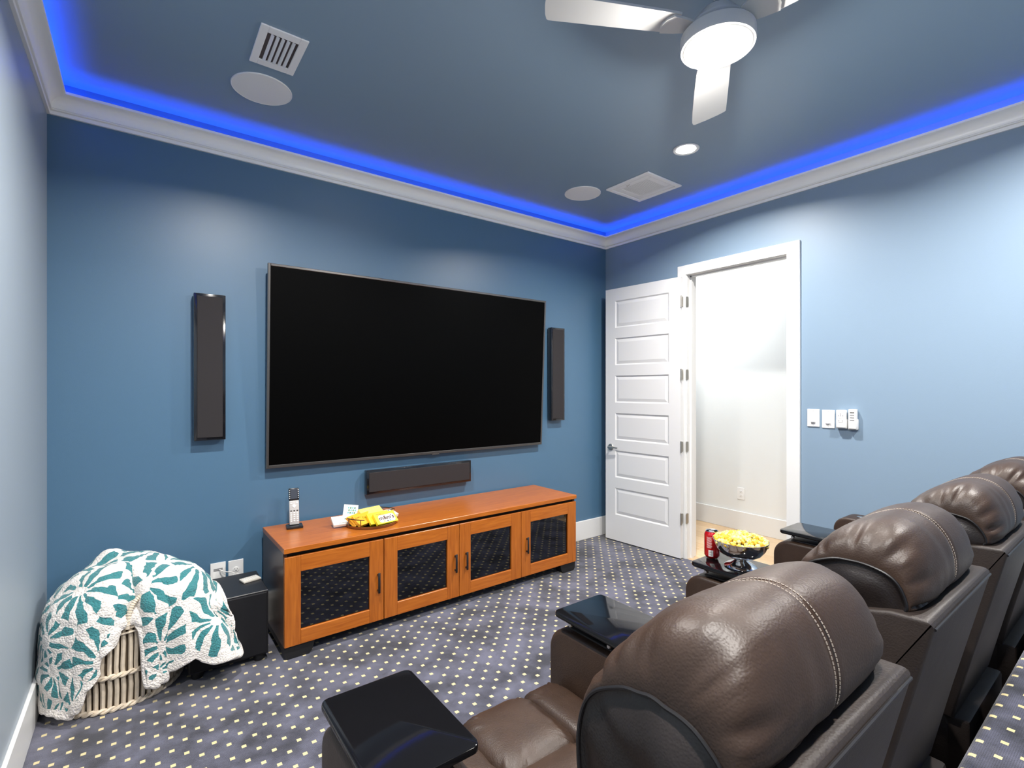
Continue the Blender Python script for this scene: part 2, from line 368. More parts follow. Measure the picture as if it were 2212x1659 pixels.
# crown moulding standing off below the ceiling (light cove)
cp = [(0, ZCROWN), (.013, ZCROWN), (.014, 2.936), (.009, 2.9375), (.009, 2.9395), (.021, 2.941), (.0235, 2.9445), (.021, 2.948), (.011, 2.950)]
for k in range(9):
    a = PI/2*k/8; cp.append((.016+.053*(1-math.cos(a)), 2.952+.056*math.sin(a)))
cp += [(.074, 3.009), (.080, 3.011), (DCROWN, ZLIP), (.070, ZLIP), (.060, 3.010), (.004, 2.985), (0, 2.985)]
def crown_side(name, a, b, ina, inb):
    """a,b: corner xy; ina,inb: inward diagonal signs at those corners"""
    mb = MB(); n = len(cp)
    vs_ = [(a[0]+ina[0]*d, a[1]+ina[1]*d, z) for d, z in cp]+[(b[0]+inb[0]*d, b[1]+inb[1]*d, z) for d, z in cp]
    mb.add(vs_, [(i, (i+1) % n, n+(i+1) % n, n+i) for i in range(n)], True)
    return struct(mb.build(name, 'crown_white', autosm=25))
cr = [((XL, YW), (1, -1)), ((XR, YW), (-1, -1)), ((XR, YB), (-1, 1)), ((XL, YB), (1, 1))]
for i in range(4): crown_side('trim_%d' % (i+1), cr[i][0], cr[(i+1) % 4][0], cr[i][1], cr[(i+1) % 4][1])
# LED tape lying in the cove
led = thing('led_strip', 'blue glowing light strip hidden in the cove above the white crown moulding', 'light strip', (0, 0, 3.0))
for (a, ia), (b, ib) in [(cr[i], cr[(i+1) % 4]) for i in range(4)]:
    d0, d1, z0 = .030, .042, 3.004
    mb = MB(); pts = []
    for (c, ic) in ((a, ia), (b, ib)):
        for d, z in ((d0, z0), (d1, z0), (d1, z0+.004), (d0, z0+.004)): pts.append((c[0]+ic[0]*d, c[1]+ic[1]*d, z-3.0))
    mb.add(pts, [(0, 1, 5, 4), (1, 2, 6, 5), (2, 3, 7, 6), (3, 0, 4, 7)]); mb.build('tape', 'cove_led', led)
# ------------------------------------------------------------------ door opening, casing, jamb
CW = .09; CX = XR-.018
cas = MB()
cas.bbox(CX, XR, DY0-.096, DY0-.004, 0, DZ+.002, .002, 1, smooth=False)
cas.bbox(CX, XR, DY1+.004, 2.633, 0, DZ+.002, .002, 1, smooth=False)
cas.bbox(CX, XR, DY0-.096, 2.633, DZ+.002, 2.571, .002, 1, smooth=False)
struct(cas.build('trim_5', 'trim_white'))
jm = MB()
jm.box(XR-.004, XR+T+.004, DY1, DY1+.02, 0, DZ+.02).box(XR-.004, XR+T+.004, DY0-.02, DY0, 0, DZ+.02).box(XR-.004, XR+T+.004, DY0, DY1, DZ, DZ+.02)
jm.box(XR+.045, XR+.08, DY1-.012, DY1, 0, DZ).box(XR+.045, XR+.08, DY0, DY0+.012, 0, DZ).box(XR+.045, XR+.08, DY0, DY1, DZ-.012, DZ)
struct(jm.build('trim_6', 'trim_white'))
# hall side casing
hc = MB(); hc.box(XR+T, XR+T+.018, DY0-.096, DY0-.004, 0, DZ+.09).box(XR+T, XR+T+.018, DY1+.004, 2.633, 0, DZ+.09).box(XR+T, XR+T+.018, DY0-.004, DY1+.004, DZ+.002, DZ+.09)
struct(hc.build('trim_7', 'trim_white'))
# ------------------------------------------------------------------ hall beyond the door
HY0, HY1, HZ = .4, 4.6, 2.95
struct(MB().box(HX, HX+.1, HY0, HY1, 0, HZ).build('wall_hall', 'hall_white'))
struct(MB().box(XR+T, HX, HY0-.1, HY0, 0, HZ).build('wall_hall_near', 'hall_white'))
struct(MB().box(XR+T, HX, HY1, HY1+.1, 0, HZ).build('wall_hall_end', 'hall_white'))
struct(MB().box(XR+T, HX+.1, HY0-.1, HY1+.1, HZ, HZ+.06).build('ceiling_hall', 'hall_white'))
struct(MB().bbox(HX-.016, HX, HY0, HY1, 0, .197, .003, 1, smooth=False).build('baseboard_hall', 'trim_white'))
hw = MB().box(XR+T, HX, HY0-.1, HY1+.1, -.06, -.012); hw.box(XR, XR+T, DY0, DY1, -.06, -.012)
hf = struct(hw.build('floor_hall', 'dark_slot'))
pw = .185; x = XR+.001; i = 0
while x < HX-.01:
    y = (DY0 if x+pw < XR+T+.06 else HY0)-.1*(i % 3) if x > XR+T-.02 else DY0
    ye = DY1 if x < XR+T-.02 else HY1
    off = (i*.57) % 1.2
    cuts = [y]+[c for c in [y+off+1.3*k for k in range(6)] if y+.1 < c < ye-.1]+[ye]
    x1 = min(x+pw, HX)
    if x < XR+T < x1: x1 = XR+T
    for k in range(len(cuts)-1):
        MB().bbox(x+.0008, x1-.0008, cuts[k]+.0008, cuts[k+1]-.0008, -.012, 0, .001, 1, smooth=False).build('plank', ('oak_y', 'oak_y_pale')[(i+k) % 2], hf)
    x = x1; i += 1
hl = thing('hall_fill_light', 'unseen ceiling light added to brighten the white hallway beyond the doorway', 'ceiling light', (4.42, 3.35, HZ))  # lamp added out of view to brighten the hall
MB().lathe([(.06, 0), (.06, -.02), (.05, -.03)], 32).build('rim', 'white_plastic', hl); MB().lathe([(.03, -.031), (.07, -.06), (.085, -.10), (.07, -.14), (.03, -.165), (.0001, -.17)], 32).build('lens', 'lamp_lens', hl)
point('bulb', hl, (0, 0, -.26), .06, HALL_W, (1, .97, .93))
# hall outlet
def outlet(name, label, loc, rotz, w=.08, h=.125):
    t = thing(name, label, 'outlet', loc, rotz)      # plate faces local -Y
    MB().bbox(-w/2, w/2, -.006, 0, -h/2, h/2, .002, 1).build('cover_plate', 'white_plastic', t)
    for s in (1, -1):
        mb = MB(); mb.lathe([(.0168, 0), (.0168, .0025), (.0155, .003)], 20, Matrix.Translation((0, -.006, s*.0195)) @ Matrix.Rotation(PI/2, 4, 'X')); r = mb.build('receptacle', 'white_plastic', t)
        sl = MB()
        sl.box(-.0075, -.0055, -.0095, -.0088, s*.0195, s*.0195+.009); sl.box(.0055, .0075, -.0095, -.0088, s*.0195+.001, s*.0195+.008)
        sl.lathe([(.0028, 0), (.0028, .0006)], 10, Matrix.Translation((0, -.0088, s*.0195-.006)) @ Matrix.Rotation(PI/2, 4, 'X')); sl.build('slot', 'dark_slot', r)
    return t
outlet('wall_outlet', 'white duplex outlet low on the white hallway wall', (HX, 2.722, .386), -PI/2)
# ------------------------------------------------------------------ door leaf, six raised panels
dr = thing('door_1', 'x', 'x', (3.802, 2.569, .012), math.radians(4.2)); del dr['label']; del dr['category']; dr['kind'] = 'structure'
LW, LH, LT = .815, 2.455, .042           # leaf from y=0 to LW, visible face at local x=-LT
MB().box(-LT+.009, -.009, 0, LW, 0, LH).build('core', 'door_white', dr)
stile, z = .115, 0
pz = [(.245, .535), (.620, .905), (.990, 1.275), (1.360, 1.645), (1.730, 2.015), (2.095, 2.355)]
pz = [(2.455-2.405+a*.0, 0) for a in ()] or [(.250+.3645*k, .250+.3645*k+.262) for k in range(6)]
fr = MB()
for x0, x1 in ((-LT, -LT+.0095), (-.0095, 0)):
    fr.box(x0, x1, 0, stile, 0, LH).box(x0, x1, LW-stile, LW, 0, LH)
    zz = 0
    for a, b in pz: fr.box(x0, x1, stile, LW-stile, zz, a); zz = b
    fr.box(x0, x1, stile, LW-stile, zz, LH)
fr.build('stile_frame', 'door_white', dr)
for a, b in pz:
    mb = MB()
    for sx, xo in ((-1, -LT), (1, 0)):
        def ring(i, dep): return [(xo-sx*dep, stile+i, a+i), (xo-sx*dep, LW-stile-i, a+i), (xo-sx*dep, LW-stile-i, b-i), (xo-sx*dep, stile+i, b-i)]
        R_ = ring(0, .0005)+ring(.008, .006)+ring(.012, .0085)+ring(.040, .0025)
        mb.add(R_, [(4*k+j, 4*k+(j+1) % 4, 4*k+4+(j+1) % 4, 4*k+4+j) for k in range(3) for j in range(4)]+[(12, 13, 14, 15)])
    mb.build('panel', 'door_white', dr)
PL = Matrix(((0, 1, 0, 0), (0, 0, 1, 0), (1, 0, 0, 0), (0, 0, 0, 1)))
for zh in (2.252, 1.614, .984, .356):
    zz = zh-.012; h = MB()
    h.tube([(-LT-.003, -.006, zz-.05), (-LT-.003, -.006, zz+.05)], .0065, 10); hg = h.build('hinge', 'nickel', dr)
    k = MB(); rslab(k, -.045, .045, -.02, .02, 0, .003, .012, .0008, Matrix.Translation((-LT+.021, -.0035, zz)) @ PL); k.build('leaf', 'nickel', hg)
    k = MB(); rslab(k, -.045, .045, -.02, .02, 0, .003, .012, .0008, Matrix.Translation((.021, -.0285, zz)) @ Matrix.Rotation(math.radians(-4.2), 4, 'Z') @ PL); k.build('leaf', 'nickel', hg)
lv = MB(); My = Matrix.Translation((-LT, LW-.065, .905)) @ Matrix.Rotation(-PI/2, 4, 'Y')
lv.lathe([(.032, 0), (.032, .006), (.028, .010), (.011, .012), (.010, .045), (.0001, .046)], 24, My)
lv.tube([(-LT-.040, LW-.065, .905), (-LT-.043, LW-.085, .906), (-LT-.040, LW-.13, .907), (-LT-.036, LW-.165, .905)], [.0095, .009, .008, .0065], 10); lv.build('lever_handle', 'nickel', dr)

# ================================================================== CEILING FITTINGS
def downlight(x, y, label, watts):
    t = thing('recessed_downlight', label, 'downlight', (x, y, ZC), 0, 'recessed ceiling downlights')
    MB().lathe([(.085, 0), (.085, -.004), (.078, -.007), (.066, -.004), (.064, 0)], 40).build('trim_ring', 'white_plastic', t)
    MB().lathe([(.063, -.0025), (.03, -.0045), (.0001, -.005)], 32).build('lens', 'lamp_lens', t)
    area('bulb', t, (0, 0, -.012),   .06, watts, (1, .96, .91), 152)
downlight(2.914, 1.947, 'round recessed downlight in the ceiling between the fan and the square vent', DOWNLIGHT_W)
downlight(.53, 1.947, 'round recessed downlight above the slatted vent near the left wall', DOWNLIGHT_W)
downlight(2.914, .085, 'round recessed downlight over the right end of the recliner row', REAR_DOWNLIGHT_W)
downlight(.53, .085, 'round recessed downlight over the raised floor at the left', REAR_DOWNLIGHT_W)
def ceil_speaker(x, y, label):
    t = thing('ceiling_speaker', label, 'speaker', (x, y, ZC), 0, 'round white in-ceiling speakers')
    MB().lathe([(.147, 0), (.147, -.004), (.144, -.006), (.141, -.004)], 56).build('bezel', 'white_plastic', t)
    MB().lathe([(.1405, -.001), (.1405, -.0045), (.10, -.0052), (.0001, -.0056)], 56).build('grille', 'speaker_white', t)
ceil_speaker(.519, 2.915, 'round white ceiling speaker beside the slatted vent at the left')
ceil_speaker(2.900, 2.900, 'round white ceiling speaker beside the square vent near the door')
v1 = thing('supply_vent', 'white ceiling vent with five wide curved louvres above the left speaker', 'vent', (.521, 2.534, ZC))
mb = MB(); X0, Y0 = .1, .154; ix, iy = .066, .108
mb.bbox(-X0, -ix, -Y0, Y0, -.007, 0, .002, 1).bbox(ix, X0, -Y0, Y0, -.007, 0, .002, 1).bbox(-ix, ix, -Y0, -iy, -.007, 0, .002, 1).bbox(-ix, ix, iy, Y0, -.007, 0, .002, 1); mb.build('frame', 'vent_white', v1)
MB().box(-ix, ix, -iy, iy, -.0012, -.0004).build('duct', 'vent_dark', v1)
for k in range(5):
    xx = -ix+.022+k*.0225; mb = MB(); n = 6
    pr_ = [(xx-.0060+.012*j/n, -.0015-.0075*math.sin(PI/2*j/n)) for j in range(n+1)]
    vs_ = [(a, s*iy, b-o) for o in (0, .0012) for s in (-1, 1) for a, b in pr_]; m_ = n+1
    fs = [(j, j+1, m_+j+1, m_+j) for j in range(n)]+[(2*m_+j, 3*m_+j, 3*m_+j+1, 2*m_+j+1) for j in range(n)]+[(0, m_, 3*m_, 2*m_), (n, 2*m_+n, 3*m_+n, m_+n)]
    mb.add(vs_, fs, True).build('louvre', 'vent_white', v1)
v2 = thing('return_vent', 'square white ceiling vent with many thin slats near the door corner', 'vent', (3.194, 2.517, ZC))
mb = MB(); a, b, c_ = .208, .168, .120
for (o, i_, zz) in ((a, b+.004, -.012), (b, c_, -.009)):
    mb.bbox(-o, -i_, -o, o, zz, 0, .003, 1).bbox(i_, o, -o, o, zz, 0, .003, 1).bbox(-i_, i_, -o, -i_, zz, 0, .003, 1).bbox(-i_, i_, i_, o, zz, 0, .003, 1)
mb.build('frame', 'vent_white', v2)
MB().box(-c_, c_, -c_, c_, -.002, -.0005).build('duct', 'vent_dark', v2)
MB().tube([(-.144, .02, -.010), (-.144, .045, -.016), (-.144, .05, -.010)], .002, 6).build('latch', 'nickel', v2)
Ms = Matrix.Rotation(math.radians(12), 4, 'Y')
sm = None
for k in range(15):
    xx = -c_+.008+k*.016
    if sm is None:
        sm = MB().box(-.0045, .0045, -c_, c_, -.0006, .0006, Ms).build('slat', 'vent_white', v2); sm.location = (xx, 0, -.0065)
    else:
        o = sm.copy(); C.objects.link(o); o.parent = v2; o.location = (xx, 0, -.0065)
# ------------------------------------------------------------------ ceiling fan
FX, FY, FZ = 1.72, 1.016, 2.765
fan = thing('ceiling_fan', 'white three-blade ceiling fan with a glowing round light', 'ceiling fan', (FX, FY, FZ))
MB().lathe([(.0001, ZC-FZ), (.065, ZC-FZ), (.065, ZC-FZ-.03), (.03, ZC-FZ-.065), (.0001, ZC-FZ-.065)][1:-1], 32).build('canopy', 'white_plastic', fan)
MB().tube([(0, 0, .14), (0, 0, ZC-FZ-.06)], .0135, 16).build('downrod', 'white_plastic', fan)
MB().lathe([(.024, .125), (.024, .165), (.018, .17)], 24).build('collar', 'seat_metal', fan)
MB().lathe([(.03, .142), (.058, .136), (.074, .118), (.080, .092), (.096, .086), (.110, .078), (.114, .066), (.122, .060), (.131, .050), (.133, .014), (.130, .002), (.121, 0)], 48).build('motor_housing', 'fan_white', fan)
MB().lathe([(.1185, .0005), (.117, -.004), (.08, -.012), (.0001, -.016)], 48).build('light_lens', 'fan_lens', fan)
for ang in (153, 35, 273):
    a = math.radians(ang); M = Matrix.Rotation(a, 4, 'Z') @ Matrix.Translation((0, 0, .075)) @ Matrix.Rotation(math.radians(-11), 4, 'X')
    mb = MB(); n = 14; top = []; 
    st = [(.175, .062, -.066), (.25, .066, -.071), (.40, .070, -.078), (.55, .072, -.084), (.640, .070, -.087), (.662, .064, -.086)]
    out = [(x_, y_) for x_, y_, _ in st[:6]]+[(.668, .055), (.660, .0), (.648, -.050), (.636, -.080), (.628, -.087)]+[(x_, y2) for x_, _, y2 in reversed(st[:5])][1:]
    mb.prism(out, -.004, .004, M); b = mb.build('blade', 'fan_white', fan)
    br = MB(); o2 = [(.10, .035), (.15, .05), (.20, .06), (.215, .03), (.218, 0), (.215, -.03), (.20, -.062), (.15, -.052), (.10, -.035)]
    br.prism(o2, -.012, -.0045, M); br.build('blade_bracket', 'fan_white', b)
point('bulb', fan, (0, 0, -.060), .03, FAN_W, (1, .955, .90))

# ================================================================== TV WALL
tv = thing('television', 'very large black flat-screen television mounted on the blue wall', 'television', (1.779, YW, .985))
TW, TH = 2.287, 1.297
Mt = Matrix.Translation((0, -.046, 0)) @ Matrix.Rotation(math.radians(2.7), 4, 'X')
MB().bbox(-TW/2+.004, TW/2-.004, .004, .035, .004, TH-.004, .004, 1, Mt).build('back_panel', 'tv_back', tv)
mb = MB(); bz = .016
for x0, x1, z0, z1 in ((-TW/2, -TW/2+bz, 0, TH), (TW/2-bz, TW/2, 0, TH), (-TW/2+bz, TW/2-bz, 0, bz+.004), (-TW/2+bz, TW/2-bz, TH-bz, TH)): mb.bbox(x0, x1, -.008, .012, z0, z1, .002, 1, Mt)
mb.build('bezel', 'tv_bezel', tv)
MB().box(-TW/2+bz, TW/2-bz, -.004, .003, bz+.004, TH-bz, Mt).build('screen', 'screen_black', tv)
MB().bbox(.03, .09, -.010, .0, -.007, .001, .001, 1, Mt).build('brand_tab', 'tv_bezel', tv)
MB().box(-.35, .35, -.060, -.003, .42, .82).build('wall_bracket', 'black_satin', tv)
def wall_speaker(label, x0, x1, z0, z1):
    t = thing('wall_speaker', label, 'speaker', ((x0+x1)/2, YW, z0), 0, 'slim black on-wall speakers')
    w, h = x1-x0, z1-z0; d0, d1 = -.062, -.014
    MB().bbox(-w/2, w/2, d0, d1, 0, h, .004, 2).build('cabinet', 'speaker_black', t)
    MB().bbox(-w/2+.016, w/2-.016, d0-.006, d0+.002, .016, h-.016, .003, 1).build('grille', 'grille_cloth', t)
    MB().box(-.03, .03, d1, 0, h/2-.03, h/2+.03).build('mount', 'black_satin', t)
    return t
wall_speaker('tall slim black wall speaker at the left of the television', .248, .412, 1.187, 2.058)
wall_speaker('tall slim black wall speaker between the television and the open door', 3.030, 3.198, 1.195, 2.058)
wall_speaker('wide horizontal black speaker on the wall under the television', 1.286, 2.159, .736, .908)
# outlets behind the subwoofer
oc = outlet('wall_outlet', 'white duplex outlet with a black plug beside the media cabinet', (.474, YW, .352), 0, .083, .155)
MB().bbox(-.020, .016, -.045, -.0095, -.052, -.018, .004, 2).build('plug', 'device_black', oc)
rp = thing('cable_plate', 'white recessed cable plate on the wall above the basket blanket', 'wall plate', (.378, YW, .352))
mb = MB()
for x0, x1, z0, z1 in ((-.04, -.024, -.08, .08), (.024, .04, -.08, .08), (-.024, .024, -.08, -.05), (-.024, .024, .045, .08)): mb.box(x0, x1, -.006, 0, z0, z1)
mb.build('cover_plate', 'white_plastic', rp)
MB().add([(-.024, -.0005, .045), (.024, -.0005, .045), (.024, -.005, -.05), (-.024, -.005, -.05)], [(0, 1, 2, 3)]).build('recess', 'white_plastic', rp)
MB().box(-.024, .024, -.004, -.001, .032, .045).build('brush_slot', 'grey_print', rp)
wc = MB(); wc.tube(crom([(.385, YW-.006, .388), (.41, YW-.035, .380), (.45, YW-.055, .372), (.483, YW-.058, .350), (.480, YW-.050, .322), (.475, YW-.046, .316)], 22), .0032, 8)
wo = wc.build('cord', 'cord_white', rp); wo.location = (-.378, -YW, -.352); wo['label'] = 'thin white cord looping to the outlet'
# ------------------------------------------------------------------ subwoofer
sw = thing('subwoofer', 'black box subwoofer on the carpet beside the media cabinet', 'subwoofer', (.38, 3.175, 0))
MB().bbox(-.185, .185, -.178, .178, .035, .385, .003, 1).build('enclosure', 'black_satin', sw)
MB().bbox(-.178, .178, -.190, -.176, .045, .378, .004, 1).build('grille', 'black_cloth', sw)
for sx in (-1, 1):
    for sy in (-1, 1): MB().lathe([(.026, 0), (.028, .01), (.028, .036)], 20, cx=sx*.145, cy=sy*.14).build('foot', 'black_foot', sw)
kr = thing('card_remote', 'small cream remote control lying on the black subwoofer', 'remote control', (.508, 3.205, .3855), math.radians(14))
MB().bbox(-.048, .048, -.034, .034, 0, .011, .003, 2).build('body', 'beige_plastic', kr)
bm0 = None
for r_ in range(3):
    for c__ in range(7):
        if bm0 is None: bm0 = MB().bbox(-.0042, .0042, -.0042, .0042, 0, .0016, .0008, 1).build('button', 'print_white', kr); o = bm0
        else: o = bm0.copy(); C.objects.link(o); o.parent = kr
        o.location = (-.036+c__*.012, -.018+r_*.016, .0108)

# ================================================================== MEDIA CABINET
CB = thing('media_cabinet', 'long cherry wood media cabinet with four dark glass doors under the television', 'cabinet', (.627, 2.909, 0), .0144)
CWD, CD, CT, CS, CBt = 2.240, .540, .618, .589, .073
MB().bbox(-.002, CWD+.002, -.004, CD, CS, CT, .002, 1, smooth=False).build('top', 'cherry_x', CB)
for x0, x1 in ((0, .02), (CWD-.02, CWD)):
    MB().box(x0, x1, .021, CD-.004, CBt, CS).build('side_panel', 'cabinet_side', CB)
MB().box(.02, CWD-.02, .03, CD-.01, CBt, CBt+.018).build('bottom_panel', 'interior_dark', CB)
MB().box(.02, CWD-.02, CD-.012, CD-.004, CBt+.018, CS).build('rear_panel', 'interior_dark', CB)
MB().box(.02, CWD-.02, .03, .05, .566, CS).build('top_rail', 'interior_dark', CB)
for xx in (.575, 1.1175, 1.662): MB().box(xx-.009, xx+.009, .03, CD-.012, CBt+.018, .566).build('divider', 'interior_dark', CB)
for a, b in ((.02, .566), (.584, 1.1085), (1.1265, 1.653), (1.671, CWD-.02)): MB().box(a, b, .09, CD-.02, .315, .325).build('shelf', 'interior_dark', CB)
mb = MB(); mb.prism([(.02, .0), (.135, .0), (.150, .02), (.160, .045), (.165, CBt), (.0, CBt), (.004, .02)], .012, .08, Matrix(((1, 0, 0, 0), (0, 0, 1, 0), (0, 1, 0, 0), (0, 0, 0, 1))))
fl = mb.build('foot', 'black_foot', CB)
for sx, lx, ly in ((-1, CWD, 0), (1, 0, CD-.1), (-1, CWD, CD-.1)):
    o = fl.copy(); C.objects.link(o); o.parent = CB; o.location = (lx, ly, 0); o.scale = (sx, 1, 1)
MB().box(.004, .03, .08, CD-.03, .03, CBt).build('skirt', 'black_foot', CB)
MB().box(CWD-.03, CWD-.004, .08, CD-.03, .03, CBt).build('skirt', 'black_foot', CB)
doors = [(.002, .572, .536), (.578, 1.116, 1.084), (1.120, 1.660, 1.171), (1.664, 2.238, 1.714)]
glassr = [(.087, .484), (.664, 1.025), (1.210, 1.569), (1.753, 2.148)]
Z0, Z1, G0, G1 = .073, .566, .153, .477
for (a, b, hx), (g0, g1) in zip(doors, glassr):
    q = [(a+.004, Z0+.004), (b-.004, Z0+.004), (b-.004, Z1-.004), (a+.004, Z1-.004), (g0+.001, G0+.001), (g1-.001, G0+.001), (g1-.001, G1-.001), (g0+.001, G1-.001)]
    d = MB().add([(x_, y_, z_) for y_ in (.0195, .023) for x_, z_ in q], [(i_, (i_+1) % 4, 4+(i_+1) % 4, 4+i_) for i_ in range(4)]+[(8+i_, 12+i_, 12+(i_+1) % 4, 8+(i_+1) % 4) for i_ in range(4)]+[(i_, 8+i_, 8+(i_+1) % 4, (i_+1) % 4) for i_ in range(4)]+[(4+i_, 4+(i_+1) % 4, 12+(i_+1) % 4, 12+i_) for i_ in range(4)]).build('door', 'interior_dark', CB)
    MB().bbox(a, g0, 0, .0195, Z0, Z1, .0015, 1, smooth=False).build('stile', 'cherry_z', d); MB().bbox(g1, b, 0, .0195, Z0, Z1, .0015, 1, smooth=False).build('stile', 'cherry_z', d)
    MB().bbox(g0+.0004, g1-.0004, .0004, .0195, G1, Z1, .0015, 1, smooth=False).build('rail', 'cherry_x', d)
    MB().bbox(g0+.0004, g1-.0004, .0004, .0195, Z0, G0, .0015, 1, smooth=False).build('rail', 'cherry_x', d)
    MB().box(g0-.004, g1+.004, .013, .017, G0-.004, G1+.004).build('glass_pane', 'tinted_glass', d)
    k = MB().bbox(hx-.007, hx+.007, -.024, -.016, .247, .371, .002, 1)
    for zz in (.262, .356): k.box(hx-.005, hx+.005, -.018, .001, zz-.005, zz+.005)
    k.build('handle', 'black_satin', d)
# equipment inside
def av(name, label, x, z, w, h, blue=False):
    t = thing(name, label, 'audio unit', (0, 0, 0)); t.location = Matrix.Rotation(.0144, 4, 'Z') @ Vector((x, .13, z)) + Vector((.627, 2.909, 0)); t.rotation_euler = (0, 0, .0144)
    MB().bbox(-w/2, w/2, 0, .3, .008, h, .003, 1).build('case', 'device_black', t)
    for sx in (-1, 1): MB().lathe([(.014, 0), (.014, .009)], 14, cx=sx*(w/2-.03), cy=.04).build('foot', 'black_foot', t)
    MB().lathe([(.018, 0), (.016, .012), (.0001, .012)], 20, Matrix.Translation((w*.3, 0, h*.55)) @ Matrix.Rotation(PI/2, 4, 'X')).build('knob', 'seat_metal', t)
    if blue:
        MB().lathe([(.0035, 0), (.0001, .002)], 12, Matrix.Translation((.03, -.001, h*.78)) @ Matrix.Rotation(PI/2, 4, 'X')).build('indicator', 'blue_led', t)
        MB().box(-.01, .06, -.002, 0, h*.2, h*.36).build('display', mat('display_blue', (.01, .03, .12), emit=(.01, .06, .5), estr=.7), t)
av('audio_receiver', 'dark receiver with a blue light behind the second glass cabinet door', .848, .325, .40, .17, True)
av('disc_player', 'low dark unit on the shelf behind the leftmost glass cabinet door', .29, CBt+.018, .40, .09)
av('power_amplifier', 'dark unit at the bottom behind the third glass cabinet door', 1.39, CBt+.018, .40, .14)
# ------------------------------------------------------------------ handset remote in its cradle
hr = thing('remote_cradle', 'black charging cradle near the left end of the media cabinet', 'cradle', (.777, 3.325, CT), math.radians(-8))
mb = MB(); mb.bbox(-.048, .048, -.045, .040, 0, .016, .005, 2); mb.build('base', 'remote_black', hr)
mb = MB(); mb.prism([(.020, .014), (.036, .014), (.058, .12), (.050, .12)], -.026, .026, Matrix(((0, 0, 1, 0), (1, 0, 0, 0), (0, 1, 0, 0), (0, 0, 0, 1)))); mb.build('back_rest', 'remote_black', hr)
rm = thing('handset_remote', 'grey handset remote with a black screen standing in the cradle', 'remote control', (.777, 3.325, CT+.0165), math.radians(-8))
Mr = Matrix.Translation((0, .004, 0)) @ Matrix.Rotation(math.radians(-12), 4, 'X')
MB().bbox(-.029, .029, -.012, .012, 0, .150, .006, 2, Mr).build('body', 'remote_grey', rm)
MB().bbox(-.031, .031, -.013, .013, .150, .228, .007, 2, Mr).build('head', 'remote_black', rm)
MB().box(-.020, .020, -.0138, -.0128, .160, .220, Mr).build('screen', 'remote_screen', rm)
for sx in (-1, 1):
    for k in range(5): MB().bbox(sx*.0255-.0025, sx*.0255+.0025, -.0142, -.0125, .163+k*.012, .168+k*.012, .0008, 1, Mr).build('soft_key', 'button_white', rm)
MB().lathe([(.013, 0), (.012, .003), (.0001, .0035)], 4, Mr @ Matrix.Translation((0, -.012, .115)) @ Matrix.Rotation(PI/2, 4, 'X')).build('direction_pad', 'button_white', rm)
for sx in (-.018, .018):
    for zz in (.132, .141): MB().bbox(sx-.006, sx+.006, -.0142, -.0115, zz-.003, zz+.003, .001, 1, Mr).build('button', 'button_white', rm)
for r_ in range(6):
    for c__ in (-.018, 0, .018): MB().bbox(c__-.005, c__+.005, -.0135, -.0115, .02+r_*.0125, .027+r_*.0125, .0008, 1, Mr).build('button', 'print_white' if r_ < 5 else 'print_black', rm)
# ------------------------------------------------------------------ serving tray with candy cartons
TX, TY = 1.205, 3.135
st = thing('serving_tray', 'round bronze serving tray with raised handles on the media cabinet', 'tray', (TX, TY, CT), math.radians(31))
MB().lathe([(.0001, .004), (.158, .004), (.160, .006), (.163, .006), (.166, .004), (.166, .001), (.160, .0), (.0001, .0)][1:-1], 64).build('plate', 'tray_mirror', st)
mb = MB(); mb.lathe([(.1645, .004), (.168, .006), (.168, .018), (.1645, .018), (.1645, .004)], 64); mb.build('rim', 'brass', st)
for s in (0, PI):
    h = MB(); aa = [math.radians(d_)+s for d_ in range(90-24+90, 90+25+90, 4)]
    pts = [(.170*math.cos(a), .170*math.sin(a), .062) for a in aa]; h.tube(pts, .0035, 8)
    for a in (aa[2], aa[-3]): h.tube([(.168*math.cos(a), .168*math.sin(a), .003), (.170*math.cos(a), .170*math.sin(a), .062)], .0028, 8)
    h.build('handle', 'brass', st)
def carton(name, label, w, h, t, loc, rx, rz, m, ry=0, cat='candy box'):
    """box with its printed face towards local +Z, hinge edge at local y=-h/2"""
    o = thing(name, label, cat, loc); o.rotation_euler = (math.radians(rx), math.radians(ry), math.radians(rz)); o.rotation_mode = 'XYZ'
    MB().bbox(-w/2, w/2, -h/2, h/2, -t, 0, .001, 1, smooth=False).build('carton', m, o)
    return o
def TM(x, y, z=.0003): return Matrix.Translation((x, y, z))
b1 = carton('candy_box', 'bright yellow candy box with a white panel and big brown letters', .150, .084, .022, (1.262, 3.035, .667), 42, 10, 'carton_yellow')
pnl = MB(); rslab(pnl, -.052, .062, -.034, .022, 0, .0004, .016, .0001); pnl.build('label_panel', 'print_white', b1)
text('lettering', "m&m's", .040, 'print_brown', b1, TM(.004, -.002, .0007), 1.0, .0002, .0012); MB().box(-.060, -.020, .031, .034, 0, .0004).build('print_line', 'print_brown', b1); MB().box(-.040, .0, .0255, .028, 0, .0004).build('print_line', 'print_brown', b1)
for k, (x_, c__) in enumerate(((-.02, 'carton_yellow'), (.004, 'print_black'), (.022, 'print_teal'))): MB().lathe([(.0055, .0004), (.004, .0016), (.0001, .002)], 12, cx=x_, cy=-.026).build('emblem', c__, b1)
b2 = carton('candy_box', 'plain yellow candy box tucked behind the brown-lettered one', .150, .084, .020, (1.232, 3.066, .666), 42, 8, 'carton_yellow')
b3 = carton('candy_box', 'orange candy box with an outlined word leaning on the tray handle', .150, .084, .020, (1.142, 3.090, .668), 38, 30, 'carton_orange')
text('lettering', 'Pieces', .030, 'carton_yellow', b3, TM(.022, .006), .95, .0002, .0012); text('lettering', 'Pieces', .030, 'print_brown', b3, TM(.022, .006, .0006), .95, .0001); text('lettering', "Reese's", .016, 'print_brown', b3, TM(-.045, .020))
